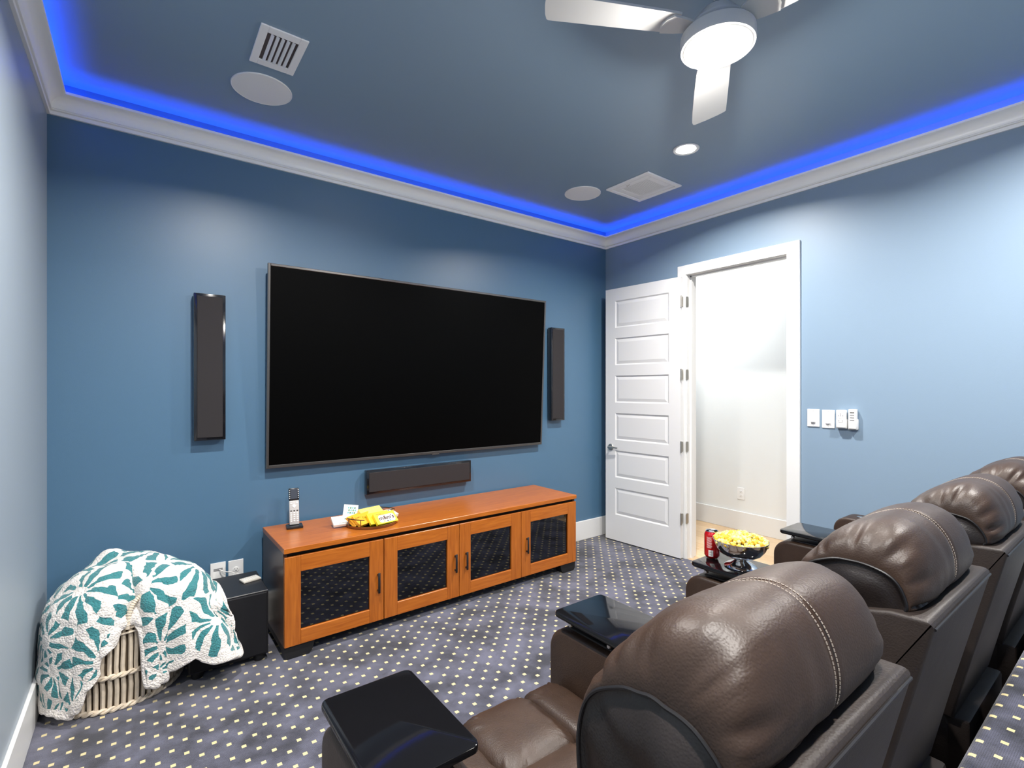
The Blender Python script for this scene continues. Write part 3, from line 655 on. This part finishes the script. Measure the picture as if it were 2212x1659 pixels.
b4 = carton('candy_box', 'second orange candy box behind the outlined-word box', .150, .084, .020, (1.116, 3.118, .664), 38, 34, 'carton_orange')
b5 = carton('candy_box', 'pale yellow candy box with grey letters at the back of the tray', .160, .085, .020, (1.215, 3.152, .688), 30, 12, 'carton_pale_yellow')
text('lettering', 'MILK DUDS', .022, 'grey_print', b5, TM(.012, .018), 1.1)
b6 = carton('candy_box', 'white candy box standing upright with teal letters', .090, .110, .018, (1.090, 3.205, .683), 72, -24, 'carton_white', ry=6)
for j_ in range(3):
    for i_ in range(4): MB().box(-.018+i_*.013+.004*(j_ % 2), -.010+i_*.013+.004*(j_ % 2), .030-j_*.016, .041-j_*.016, 0, .0004).build('print_mark', ('print_teal', 'print_green')[(i_+j_) % 2], b6)
b7 = carton('candy_box', 'white candy box with black letters hanging over the left tray rim', .150, .085, .018, (1.040, 3.165, .660), 24, -4, 'carton_white')
text('lettering', 'JUNIOR MINTS', .015, 'print_black', b7, TM(.012, -.030)); MB().prism([(-.004, .004), (.010, .014), (.026, .016), (.042, .008), (.030, .000), (.012, -.004)], 0, .0004).build('emblem', 'print_green', b7)
b8 = carton('candy_box', 'dark and white candy box lying at the right of the tray', .140, .080, .020, (1.320, 3.155, .660), 18, 20, 'carton_white')
MB().box(-.066, .066, .004, .034, .0001, .0006).build('label_panel', 'carton_dark', b8); 
for i_ in range(5): MB().box(-.052+i_*.022, -.036+i_*.022, .011, .027, .0006, .0010).build('print_mark', 'print_white', b8)
for i_ in range(3): MB().box(-.05, .05-.02*i_, -.012-i_*.009, -.008-i_*.009, 0, .0004).build('print_line', 'print_black', b8)

# ================================================================== BASKET AND BLANKET
BX, BY, BR = -.090, 3.205, .262
bk = thing('wicker_basket', 'round pale wicker basket of upright sticks in the corner', 'basket', (BX, BY, 0))
stick = None; NS = 64
for k in range(NS):
    a = 2*PI*k/NS
    if stick is None:
        r_ = random.Random(3); pts = [(0, 0, .012), (.004, .002, .10), (.007, -.002, .20), (.005, .001, .30), (0, 0, .385)]
        stick = MB().tube(pts, [.0088, .0095, .0090, .0095, .0085], 7).build('stick', 'basket_wood', bk); o = stick
    else: o = stick.copy(); C.objects.link(o); o.parent = bk
    o.location = ((BR-.006)*math.cos(a), (BR-.006)*math.sin(a), 0); o.rotation_euler = (0, 0, a+random.uniform(-.4, .4)); o.scale = (1, 1, 1)
MB().lathe([(BR-.022, .01), (BR-.018, .2), (BR-.022, .375)], 48).build('lining', 'basket_liner', bk)
MB().lathe([(BR-.012, .004), (BR-.012, .014)], 48).build('bottom', 'basket_liner', bk)
def ring(z, r, rad, name, twist=0, n=96):
    mb = MB(); pts = [((r+rad*.8*math.cos(twist*2*PI*k/n))*math.cos(2*PI*k/n), (r+rad*.8*math.cos(twist*2*PI*k/n))*math.sin(2*PI*k/n), z+rad*.8*math.sin(twist*2*PI*k/n)) for k in range(n)]
    mb.tube(pts, rad, 7, closed=True); return mb
for z_, r_, q in ((.012, BR+.003, .0075), (.165, BR+.010, .007), (.378, BR+.004, .007)):
    for ph in (0, 1):
        mb = MB(); n = 256; tw = 24
        pts = [((r_+q*.9*math.cos(tw*2*PI*k/n+ph*PI))*math.cos(2*PI*k/n), (r_+q*.9*math.cos(tw*2*PI*k/n+ph*PI))*math.sin(2*PI*k/n), z_+q*.9*math.sin(tw*2*PI*k/n+ph*PI)) for k in range(n)]
        mb.tube(pts, q, 6, closed=True).build('braid', 'basket_wood', bk)
ring(.352, BR+.006, .005, 'band').build('band', 'basket_wood', bk)
for ca in (math.radians(-66), math.radians(114)):
    h = MB(); pts = []
    for k in range(17):
        t_ = PI*k/16; w = .075*math.cos(t_); up = .14*math.sin(t_)**.8
        rr = BR+.006
        pts.append((rr*math.cos(ca)-math.sin(ca)*w, rr*math.sin(ca)+math.cos(ca)*w, .372+up))
    hh = h.tube(pts, .0095, 9).build('handle', 'basket_wood', bk)
    h = MB()
    for k in range(len(pts)*4-4):
        i_ = k//4; f_ = (k % 4)/4; p = Vector(pts[i_]).lerp(Vector(pts[i_+1]), f_); d = (Vector(pts[i_+1])-Vector(pts[i_])).normalized(); u = d.orthogonal().normalized(); w = d.cross(u)
        if k % 2: continue
        h.tube([p+(u*math.cos(2*PI*j/8)+w*math.sin(2*PI*j/8))*.0098 for j in range(8)], .0022, 4, closed=True)
    h.build('wrapping', 'basket_wood', hh)
# throw blanket heaped over the basket: radial drape around (KX,KY)
KX, KY = -.045, 3.165
def interp(tab, x):
    for (a, va), (b, vb) in zip(tab, tab[1:]):
        if a <= x <= b:
            t_ = (x-a)/(b-a); t_ = t_*t_*(3-2*t_); return va+(vb-va)*t_
    return tab[-1][1]
#          azimuth: shoulder radius / hem radius / hem height  (-180..180, -90 faces the camera)
RS = [(-180, .300), (-150, .300), (-125, .275), (-112, .255), (-102, .215), (-94, .190), (-78, .185), (-70, .250), (-60, .275), (-40, .340), (-20, .360), (0, .290), (40, .250), (90, .245), (140, .290), (180, .300)]
RH = [(-180, .318), (-150, .318), (-128, .315), (-118, .300), (-108, .270), (-98, .225), (-80, .212), (-74, .262), (-66, .275), (-60, .290), (-48, .380), (-35, .500), (-24, .520), (-8, .440), (10, .235), (40, .235), (90, .290), (140, .318), (180, .318)]
ZH = [(-180, .10), (-150, .045), (-132, .030), (-124, .060), (-117, .150), (-108, .285), (-101, .375), (-96, .392), (-80, .392), (-77, .36), (-75, .085), (-68, .070), (-61, .085), (-56, .13), (-48, .17), (-40, .12), (-28, .085), (-18, .12), (0, .395), (20, .41), (60, .30), (100, .2), (150, .15), (180, .10)]
NP, NR = 420, 70
bl_v = []; bl_uv = []; hemd = []
for i in range(NP):
    ph = -180+360*i/NP; a = math.radians(ph)
    rs, rh, zh = interp(RS, ph), interp(RH, ph), interp(ZH, ph)
    fold = noise.noise(Vector((math.cos(a)*3.2, math.sin(a)*3.2, 2.0)))
    fold2 = noise.noise(Vector((math.cos(a)*7.5, math.sin(a)*7.5, 5.0)))
    zs = .43+.02*fold
    ztop = .612
    if zh > .3: ctl = [(0, ztop), (.35*rs, ztop-.008), (.68*rs, ztop-.055), (.90*rs, ztop-.115), (rs*.985, max(zh+.05, .45)), (rh*.97, zh+.012), (rh*.96, zh)]
    else: ctl = [(0, ztop), (.35*rs, ztop-.008), (.68*rs, ztop-.05), (.90*rs, ztop-.11), (rs, zs), (rs+(rh-rs)*.55, zs+(zh-zs)*.5), (rh, zh)]
    cv = crom([(p[0], p[1], 0) for p in ctl], NR); arc = 0; col = []
    for j, p in enumerate(cv):
        if j: arc += (cv[j]-cv[j-1]).length
        r_, z_ = p.x, p.y; s_ = j/(NR-1)
        r_ += (.018*fold+.010*fold2)*s_*s_
        x_, y_ = KX+r_*math.cos(a), KY+r_*math.sin(a)
        nz = noise.noise(Vector((x_*7, y_*7, z_*7))); n2 = noise.noise(Vector((x_*17, y_*17, z_*17+9)))
        z_ += (.026*nz+.012*n2)*(1-.6*s_)
        z_ += .050*math.exp(-((x_+.135)**2+(y_-3.285)**2)/(2*.040**2))
        r_ += (.016*nz+.008*n2)*s_
        # sherpa nap
        nap = noise.noise(Vector((x_*60, y_*60, z_*60)))*.0060
        r_ += nap*s_; z_ += nap*(1-s_)
        x_ = max(KX+r_*math.cos(a), XL+.026); y_ = min(KY+r_*math.sin(a), YW-.026)
        if x_ > .175 and z_ < .40 and y_ > 2.955: y_ = 2.955-.03*random.random()*0   # stays in front of the subwoofer
        if x_ > .175 and y_ > 2.96: z_ = max(z_, .41)
        col.append((x_, y_, max(z_, .016), arc))
    for (x_, y_, z_, ac) in col: bl_v.append((x_, y_, z_)); bl_uv.append((ac*math.cos(a), ac*math.sin(a))); hemd.append(arc-ac)
fs = [(i*NR+j, ((i+1) % NP)*NR+j, ((i+1) % NP)*NR+j+1, i*NR+j+1) for i in range(NP) for j in range(NR-1)]
me = bpy.data.meshes.new('throw_blanket'); me.from_pydata(bl_v, [], fs); me.materials.append(MATS['fleece'])
uvl = me.uv_layers.new(name='UVMap')
for lp in me.loops: uvl.data[lp.index].uv = bl_uv[lp.vertex_index]
at = me.attributes.new('hem', 'FLOAT', 'POINT'); at.data.foreach_set('value', hemd)
me.polygons.foreach_set('use_smooth', [True]*len(me.polygons)); me.update()
blk = bpy.data.objects.new('throw_blanket', me); C.objects.link(blk); tag(blk, 'fluffy white and teal patterned throw blanket heaped over the wicker basket', 'blanket')
so = blk.modifiers.new('thickness', 'SOLIDIFY'); so.thickness = .028; so.offset = -1; so.use_rim = True
bv = blk.modifiers.new('soft', 'SUBSURF'); bv.levels = 0; bv.render_levels = 1

# ================================================================== WALL SWITCHES AND HOLDERS
def face_right(y, z): return (XR, y, z), -PI/2         # local -Y faces into the room (-X), local X -> -Y world
def switch(label, y, z, kind):
    loc, rz = face_right(y, z); t = thing('light_switch', label, 'switch', loc, rz, 'white wall switches by the door')
    MB().bbox(-.040, .040, -.006, 0, -.0625, .0625, .002, 1).build('cover_plate', 'white_plastic', t)
    if kind:
        MB().bbox(-.0165, .0165, -.0085, -.0055, -.034, .034, .001, 1).build('rocker_bay', 'white_plastic', t)
        MB().bbox(-.013, .013, -.016, -.008, -.030, -.002, .002, 1).build('paddle', 'white_plastic', t); MB().box(-.013, .013, -.0095, -.008, -.0405, -.0365).build('slot', 'grey_print', t)
    else:
        MB().bbox(-.0165, .0165, -.0085, -.0055, -.034, .034, .001, 1).build('rocker_bay', 'white_plastic', t)
        MB().bbox(-.0135, .0135, -.012, -.008, 0, .030, .001, 1).build('paddle', 'white_plastic', t); MB().bbox(-.0135, .0135, -.0145, -.008, -.031, -.001, .001, 1).build('paddle', 'white_plastic', t)
        MB().box(-.0135, .006, -.0092, -.008, -.0395, -.037).build('slot', 'grey_print', t)
    for s in (-1, 1): MB().lathe([(.0025, 0), (.002, .001)], 8, Matrix.Translation((0, -.006, s*.051)) @ Matrix.Rotation(PI/2, 4, 'X')).build('screw', 'grey_print', t)
switch('white dimmer switch plate nearest the door casing', 1.529, 1.286, 1)
switch('white rocker switch plate between the dimmer and the remote holder', 1.433, 1.282, 0)
def holder(label, y, z, w, h, kind):
    loc, rz = face_right(y, z); t = thing('wall_remote', label, 'remote control', loc, rz)
    MB().bbox(-w/2-.004, w/2+.004, -.030, 0, -h/2, h*.02, .006, 2).build('holder', 'white_plastic', t)
    MB().bbox(-w/2, w/2, -.038, -.006, -h/2+.004, h/2, .006, 3).build('body', 'white_plastic', t)
    if kind == 0:
        MB().lathe([(.018, 0), (.018, .0015), (.0165, .002), (.0165, .0008)], 24, Matrix.Translation((0, -.0375, h*.20)) @ Matrix.Rotation(PI/2, 4, 'X')).build('dial', 'vent_white', t)
        for (a, b) in ((0, h*.20+.011), (-.012, h*.20), (.012, h*.20), (0, h*.20), (-.011, -.010), (.011, -.010)): MB().bbox(a-.003, a+.003, -.0400, -.0375, b-.002, b+.002, .0005, 1).build('button', 'grey_print', t)
        MB().box(-.013, .013, -.0384, -.0378, -.024, -.021).build('print_line', 'grey_print', t)
    else:
        for k, c__ in enumerate(('print_black', 'grey_print', 'grey_print', 'grey_print')): MB().bbox(-.013, .013, -.0398, -.0375, h*.33-k*.0165-.003, h*.33-k*.0165+.003, .001, 1).build('button', c__, t)
holder('white fan remote in a wall holder with a round dial', 1.345, 1.286, .058, .125, 0)
holder('slim white remote in a wall holder with dark bar buttons, rightmost on the wall', 1.278, 1.288, .048, .138, 1)

# ================================================================== RECLINERS
PITCH, SX0 = .817, .885
def to_yz(y, z): return y, z
# headrest cross sections (y, z): middle and end
MID = [(.640, .800), (.664, .880), (.652, .960), (.616, 1.038), (.566, 1.102), (.505, 1.144), (.445, 1.162), (.392, 1.148), (.356, 1.106), (.338, 1.048), (.343, .992), (.375, .964), (.450, .950), (.540, .850)]
END = [(.630, .810), (.648, .870), (.640, .935), (.615, .995), (.578, 1.036), (.525, 1.058), (.470, 1.062), (.425, 1.054), (.394, 1.034), (.378, 1.006), (.375, .975), (.392, .955), (.450, .938), (.540, .850)]
def closed_crom(pts, n):
    P = [Vector((p[0], p[1], 0)) for p in pts]; m = len(P); out = []
    for k in range(n):
        u = k/n*m; i = int(u); t_ = u-i; a, b, c, d = P[(i-1) % m], P[i % m], P[(i+1) % m], P[(i+2) % m]
        out.append(.5*((2*b)+(c-a)*t_+(2*a-5*b+4*c-d)*t_*t_+(3*b-a-3*c+d)*t_**3))
    return [(p.x, p.y) for p in out]
HW = .260
def headrest_mesh(parent, seed, edz=0):
    NC, NX = 120, 61
    mid = closed_crom(MID, NC); end = closed_crom([(y, z+edz*max(0, min(1, (z-.95)/.08))) for y, z in END], NC); mb = MB(); vs_ = []
    cy, cz = .49, .98
    rg_ = random.Random(seed)
    folds = [[(.25+.42*j+rg_.uniform(-.15, .15), rg_.uniform(.055, .12), rg_.uniform(.006, .014), rg_.uniform(.012, .030)) for j in range(8)] for _ in (0, 1)]
    xs = [HW*math.sin(PI/2*(-1+2*i/(NX-1))*.999)/math.sin(PI/2*.999) for i in range(NX)]
    for i, x in enumerate(xs):
        q = abs(x)/HW; b = (1-min(1, q)**6)**.5 if q < 1 else 0
        for k in range(NC):
            y = end[k][0]+(mid[k][0]-end[k][0])*b; z = end[k][1]+(mid[k][1]-end[k][1])*b
            dv = Vector((y-cy, z-cz)); L = dv.length; dv /= max(L, 1e-6)
            ang = math.atan2(z-cz, y-cy)
            # gathered folds running in from the end seams
            dd = HW-abs(x); disp = 0
            for fa, fw, fd, fl in folds[0 if x < 0 else 1]:
                g = math.exp(-((ang-fa)/fw)**2); disp -= fd*(1 if x < 0 else .4)*g*(dd/fl)*math.exp(1-dd/fl)
            disp += (.0040*noise.noise(Vector((ang*8, seed*2.1, abs(x)*9)))+.0022*noise.noise(Vector((ang*19, seed*1.3, abs(x)*16))))*math.exp(-dd/.07)*min(1, dd/.01)
            disp += .004*noise.noise(Vector((x*7+seed, ang*1.8, seed)))
            disp += .0030*noise.noise(Vector((x*26+seed*3, ang*1.1, seed)))*math.exp(-((x+.10)/.09)**2)
            disp -= .0055*math.exp(-(x/.0045)**2)                    # centre seam
            y += dv[0]*disp; z += dv[1]*disp
            vs_.append((x, y, z))
    fs = [(i*NC+k, i*NC+(k+1) % NC, (i+1)*NC+(k+1) % NC, (i+1)*NC+k) for i in range(NX-1) for k in range(NC)]
    mb.add(vs_, fs, True)
    ob = mb.build('headrest', 'leather', parent, autosm=60)
    # gusset end faces
    for s, i in ((-1, 0), (1, NX-1)):
        rim = vs_[i*NC:(i+1)*NC]; rings = [rim]; ctr = Vector((s*HW, .50, .93))
        for r_, bul in ((.93, -.003), (.82, .004), (.64, .010), (.45, .012), (.25, .010), (.08, .008)):
            rg = []
            for k, p in enumerate(rim):
                v = ctr.lerp(Vector(p), r_); an = 2*PI*k/NC
                v.x += s*(bul+.024*noise.noise(Vector((v.y*6+v.z*4+seed, (v.z-v.y*.5)*12, seed+s)))*min(1, (1-r_)*3.5))
                rg.append(tuple(v))
            rings.append(rg)
        vv = [p for rg in rings for p in rg]; n = NC
        ff = [(a*n+k, a*n+(k+1) % n, (a+1)*n+(k+1) % n, (a+1)*n+k) for a in range(len(rings)-1) for k in range(n)]+[tuple((len(rings)-1)*n+k for k in range(n))]
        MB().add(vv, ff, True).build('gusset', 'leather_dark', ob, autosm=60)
    for s, i in ((-1, 0), (1, NX-1)):
        rim = vs_[i*NC:(i+1)*NC]; p = MB().tube([(v[0]+s*.001, v[1], v[2]) for v in rim], .0036, 7, closed=True).build('piping', 'piping_dark', ob)
    # twin stitching along the centre seam
    ln = mid; acc = 0; sm_ = MB()
    path = [Vector((0, y, z)) for y, z in mid[2:86]]
    k0 = 0
    for k in range(len(path)-1):
        a, b = path[k], path[k+1]; d = (b-a); L = d.length
        nrm = Vector((0, d.z, -d.y)).normalized()
        if nrm.dot(a-Vector((0, cy, cz))) < 0: nrm = -nrm
        m_ = max(1, int(L/.0085))
        for q in range(m_):
            p0 = a+d*((q+.12)/m_); p1 = a+d*((q+.80)/m_)
            for sx in (-.0075, .0075): sm_.tube([p0+Vector((sx, 0, 0))-nrm*.0012, p1+Vector((sx, 0, 0))-nrm*.0012], .0011, 5)
    sm_.build('stitching', 'thread', ob)
    return ob
def arm_mesh(parent, name='armrest'):
    """box arm, front top corner rounded; x -.12..+.12, y .60..1.335"""
    prof = [(.645, .03), (1.318, .03)]; y1, z1, r_ = 1.335, .662, .085
    prof += [(y1, .10), (y1, z1-r_)]+[(y1-r_+r_*math.cos(PI/2*k/9), z1-r_+r_*math.sin(PI/2*k/9)) for k in range(1, 10)]+[(.645, z1)]
    bm = bmesh.new(); vs_ = [bm.verts.new((-.108, y, z)) for y, z in prof]; f = bm.faces.new(vs_)
    r = bmesh.ops.extrude_face_region(bm, geom=[f]); 
    for v in r['geom']:
        if isinstance(v, bmesh.types.BMVert): v.co.x = .108
    side = [e for e in bm.edges if abs(e.verts[0].co.x-e.verts[1].co.x) < 1e-6]
    bmesh.ops.bevel(bm, geom=side, offset=.016, segments=4, profile=.5, affect='EDGES')
    return MB().bm(bm).build(name, 'leather', parent, autosm=50)
def tray_mesh(parent):
    mb = MB(); rslab(mb, -.121, .121, .93, 1.298, .702, .722, .022, .005); t = mb.build('tray_table', 'black_gloss', parent)
    p = MB(); p.bbox(-.085, .085, .99, 1.25, .664, .672, .006, 2); p.lathe([(.045, .671), (.045, .684), (.03, .686), (.03, .702)], 28, cx=0, cy=1.10); p.build('swivel_base', 'black_satin', t)
    for y in (1.235, 1.06): MB().lathe([(.009, .002), (.009, .012), (.006, .016)], 16, Matrix.Translation((-.085, y, .688)) @ Matrix.Rotation(-PI/2, 4, 'Y')).build('knob', 'seat_metal', t)
    return t
def cushion(parent, name, a, b, c, ctr, seed, e1=.55, e2=.42, wr=.012):
    v, f = superell(a, b, c, e1, e2, 64, 36, ctr, wr=wr, seed=seed); return MB().add(v, f, True).build(name, 'leather', parent)
def recliner(k, label, dx=0, dy=0, last=False, adx=0, hz=0, edz=0):
    t = thing('recliner', label, 'recliner', (SX0+PITCH*k, 0, 0), 0, 'brown leather theatre recliners in a row')
    seed = 11+k*5
    MB().bbox(-.266, .266, .46, 1.22, .04, .36, .02, 2).build('base', 'leather_shell', t)
    cushion(t, 'seat_cushion', .140, .150, .090, (.008, 1.165, .415), seed); cushion(t, 'seat_cushion', .150, .190, .090, (.008, .880, .410), seed+1)
    cushion(t, 'seat_bolster', .078, .165, .088, (-.192, 1.150, .412), seed+2); cushion(t, 'seat_bolster', .078, .165, .088, (.200, 1.150, .412), seed+3)
    cushion(t, 'footrest', .262, .055, .150, (.0, 1.262, .205), seed+4, .3, .3, .004)
    Mb = Matrix.Translation((dx, dy, 0))
    lum = MB(); v, f = superell(.245, .085, .215, .5, .45, 64, 36, wr=.01, seed=seed+9, M=Matrix.Translation((dx, .645+dy, .645)) @ Matrix.Rotation(math.radians(10), 4, 'X')); lum.add(v, f, True).build('backrest', 'leather', t)
    # rear shell: side profile (y,z) reclined
    prof = [(.316, .962), (.330, .974), (.400, .972), (.470, .955), (.52, .80), (.60, .50), (.62, .36), (.452, .36), (.400, .60)]
    bm = bmesh.new(); vs_ = [bm.verts.new((-.286, y, z)) for y, z in prof]; f = bm.faces.new(vs_); r = bmesh.ops.extrude_face_region(bm, geom=[f])
    for v in r['geom']:
        if isinstance(v, bmesh.types.BMVert): v.co.x = .286
    bmesh.ops.bevel(bm, geom=[e for e in bm.edges if e.calc_length() > .04 and not (abs(e.verts[0].co.x-e.verts[1].co.x) > .1 and e.verts[0].co.z < .5)], offset=.010, segments=3, profile=.5, affect='EDGES')
    sh = MB().bm(bm, Mb).build('back_shell', 'leather_shell', t, autosm=40)
    pp = MB(); pp.tube([(-.280+dx, .318+dy, .957), (-.10+dx, .316+dy, .960), (.10+dx, .316+dy, .960), (.280+dx, .318+dy, .957)], .0035, 7); pp.build('piping', 'piping_dark', sh)
    MB().bbox(-.262+dx, .262+dx, .41+dy, .50+dy, .06, .36, .012, 2).build('kick_panel', 'leather_shell', t)
    hd = headrest_mesh(t, seed, edz); hd.location = (dx, dy, hz)
    ar = arm_mesh(t); ar.location = (-.4085+adx, dy, 0)
    tr = tray_mesh(ar); 
    if last:
        a2 = arm_mesh(t); a2.location = (.4085+.002, 0, 0)
        a2.scale = (.79, 1, 1); a2.location = (.386, 0, 0)
        MB().lathe([(.046, .661), (.050, .667), (.046, .669), (.042, .664), (.041, .655)], 32, cx=0, cy=1.07).build('cup_holder', 'seat_metal', a2)
        MB().lathe([(.0405, .6625), (.0001, .6626)], 32, cx=0, cy=1.07).build('cup_well', 'black_foot', a2)
        for xo in (-.0,): MB().lathe([(.024, .661), (.024, .665), (.020, .667), (.0001, .667)], 24, cx=xo, cy=1.205).build('control_button', 'seat_metal', a2)
    return t
recliner(0, 'brown leather recliner nearest the camera, with the largest headrest', -.012, -.025, hz=.003, edz=-.030)
recliner(1, 'second brown leather recliner from the camera, its arm tray empty', 0, 0, adx=-.020)
recliner(2, 'third brown leather recliner, with popcorn and soda on its arm tray', 0, 0, adx=-.018)
recliner(3, 'farthest brown leather recliner, beside the blue right wall', 0, 0, True)
TRZ = .7222
# ------------------------------------------------------------------ popcorn bowl and soda can
QX, QY = 2.086, 1.125
bw = thing('footed_bowl', 'shiny silver footed bowl on the arm tray', 'bowl', (QX, QY, TRZ))
pr_o = [(.060, .0), (.065, .001), (.066, .004), (.060, .010), (.044, .019), (.030, .026), (.023, .032), (.026, .037), (.040, .041), (.062, .048), (.084, .061), (.099, .081), (.108, .104), (.1125, .118)]
pr_i = [(.111, .1185), (.1065, .104), (.097, .082), (.082, .063), (.060, .050), (.030, .044), (.0001, .043)]
MB().lathe(pr_o[:8], 48).build('pedestal', 'chrome', bw); MB().lathe(pr_o[7:]+pr_i, 64).build('bowl', 'chrome', bw)
pc = MB(); rg = random.Random(5); base_ico = bmesh.new(); bmesh.ops.create_icosphere(base_ico, subdivisions=2, radius=1); base_ico.verts.index_update()
iv = [v.co.copy() for v in base_ico.verts]; ifc = [[v.index for v in f.verts] for f in base_ico.faces]; base_ico.free()
for k in range(330):
    u = math.sqrt(rg.random()); a = rg.random()*2*PI; r_ = .104*u
    h = .112+.030*(1-u*u)+rg.uniform(-.008, .004)
    if k < 26: a = 2*PI*k/26; r_ = .101; h = .117
    s = rg.uniform(.0065, .0102); sd = Vector((rg.random()*50, rg.random()*50, rg.random()*50)); ctr = Vector((r_*math.cos(a), r_*math.sin(a), h))
    pc.add([ctr+v*s*(1+.95*noise.noise(v*1.9+sd)) for v in iv], ifc, True)
pco = pc.build('popcorn', 'popcorn', None, (QX, QY, TRZ), autosm=180); pco['kind'] = 'stuff'; tag(pco, 'yellow buttered popcorn heaped in the silver bowl', 'popcorn')
sc_ = thing('soda_can', 'red soda can standing behind the popcorn bowl', 'can', (2.100, 1.268, TRZ), math.radians(200))
MB().lathe([(.024, 0), (.026, .001), (.0325, .010), (.0332, .014), (.0332, .104), (.0315, .110), (.0265, .1185)], 40).build('body', 'soda_red', sc_)
MB().lathe([(.0265, .1185), (.0275, .1205), (.0270, .1225), (.0250, .1215), (.0235, .1180), (.0001, .1180)], 40).build('lid', 'can_metal', sc_)
tb = MB(); rslab(tb, -.008, .008, -.014, .010, .1180, .1195, .007, .0003); tb.build('pull_tab', 'can_metal', sc_)
def can_patch(name, m, a0, a1, z0, z1, r=.0334, n=8):
    mb = MB(); vs_ = []
    for i in range(n+1):
        a = math.radians(a0+(a1-a0)*i/n); vs_ += [(r*math.cos(a), r*math.sin(a), z0), (r*math.cos(a), r*math.sin(a), z1)]
    mb.add(vs_, [(2*i, 2*i+2, 2*i+3, 2*i+1) for i in range(n)], True); return mb.build(name, m, sc_)
# print that faces the camera: bar code and small text lines
CA = 4
bc = can_patch('barcode_panel', 'print_white', CA-18, CA+16, .012, .040)
for k in range(8): can_patch('barcode_bar', 'print_black', CA-12, CA+10, .0145+k*.0031, .0145+k*.0031+(.0016 if k % 3 else .0010), .0336, 4)
for k in range(11): can_patch('print_line', 'print_white', CA-34, CA+(8 if k % 3 else 2), .050+k*.0046, .0512+k*.0046, .0335, 6)
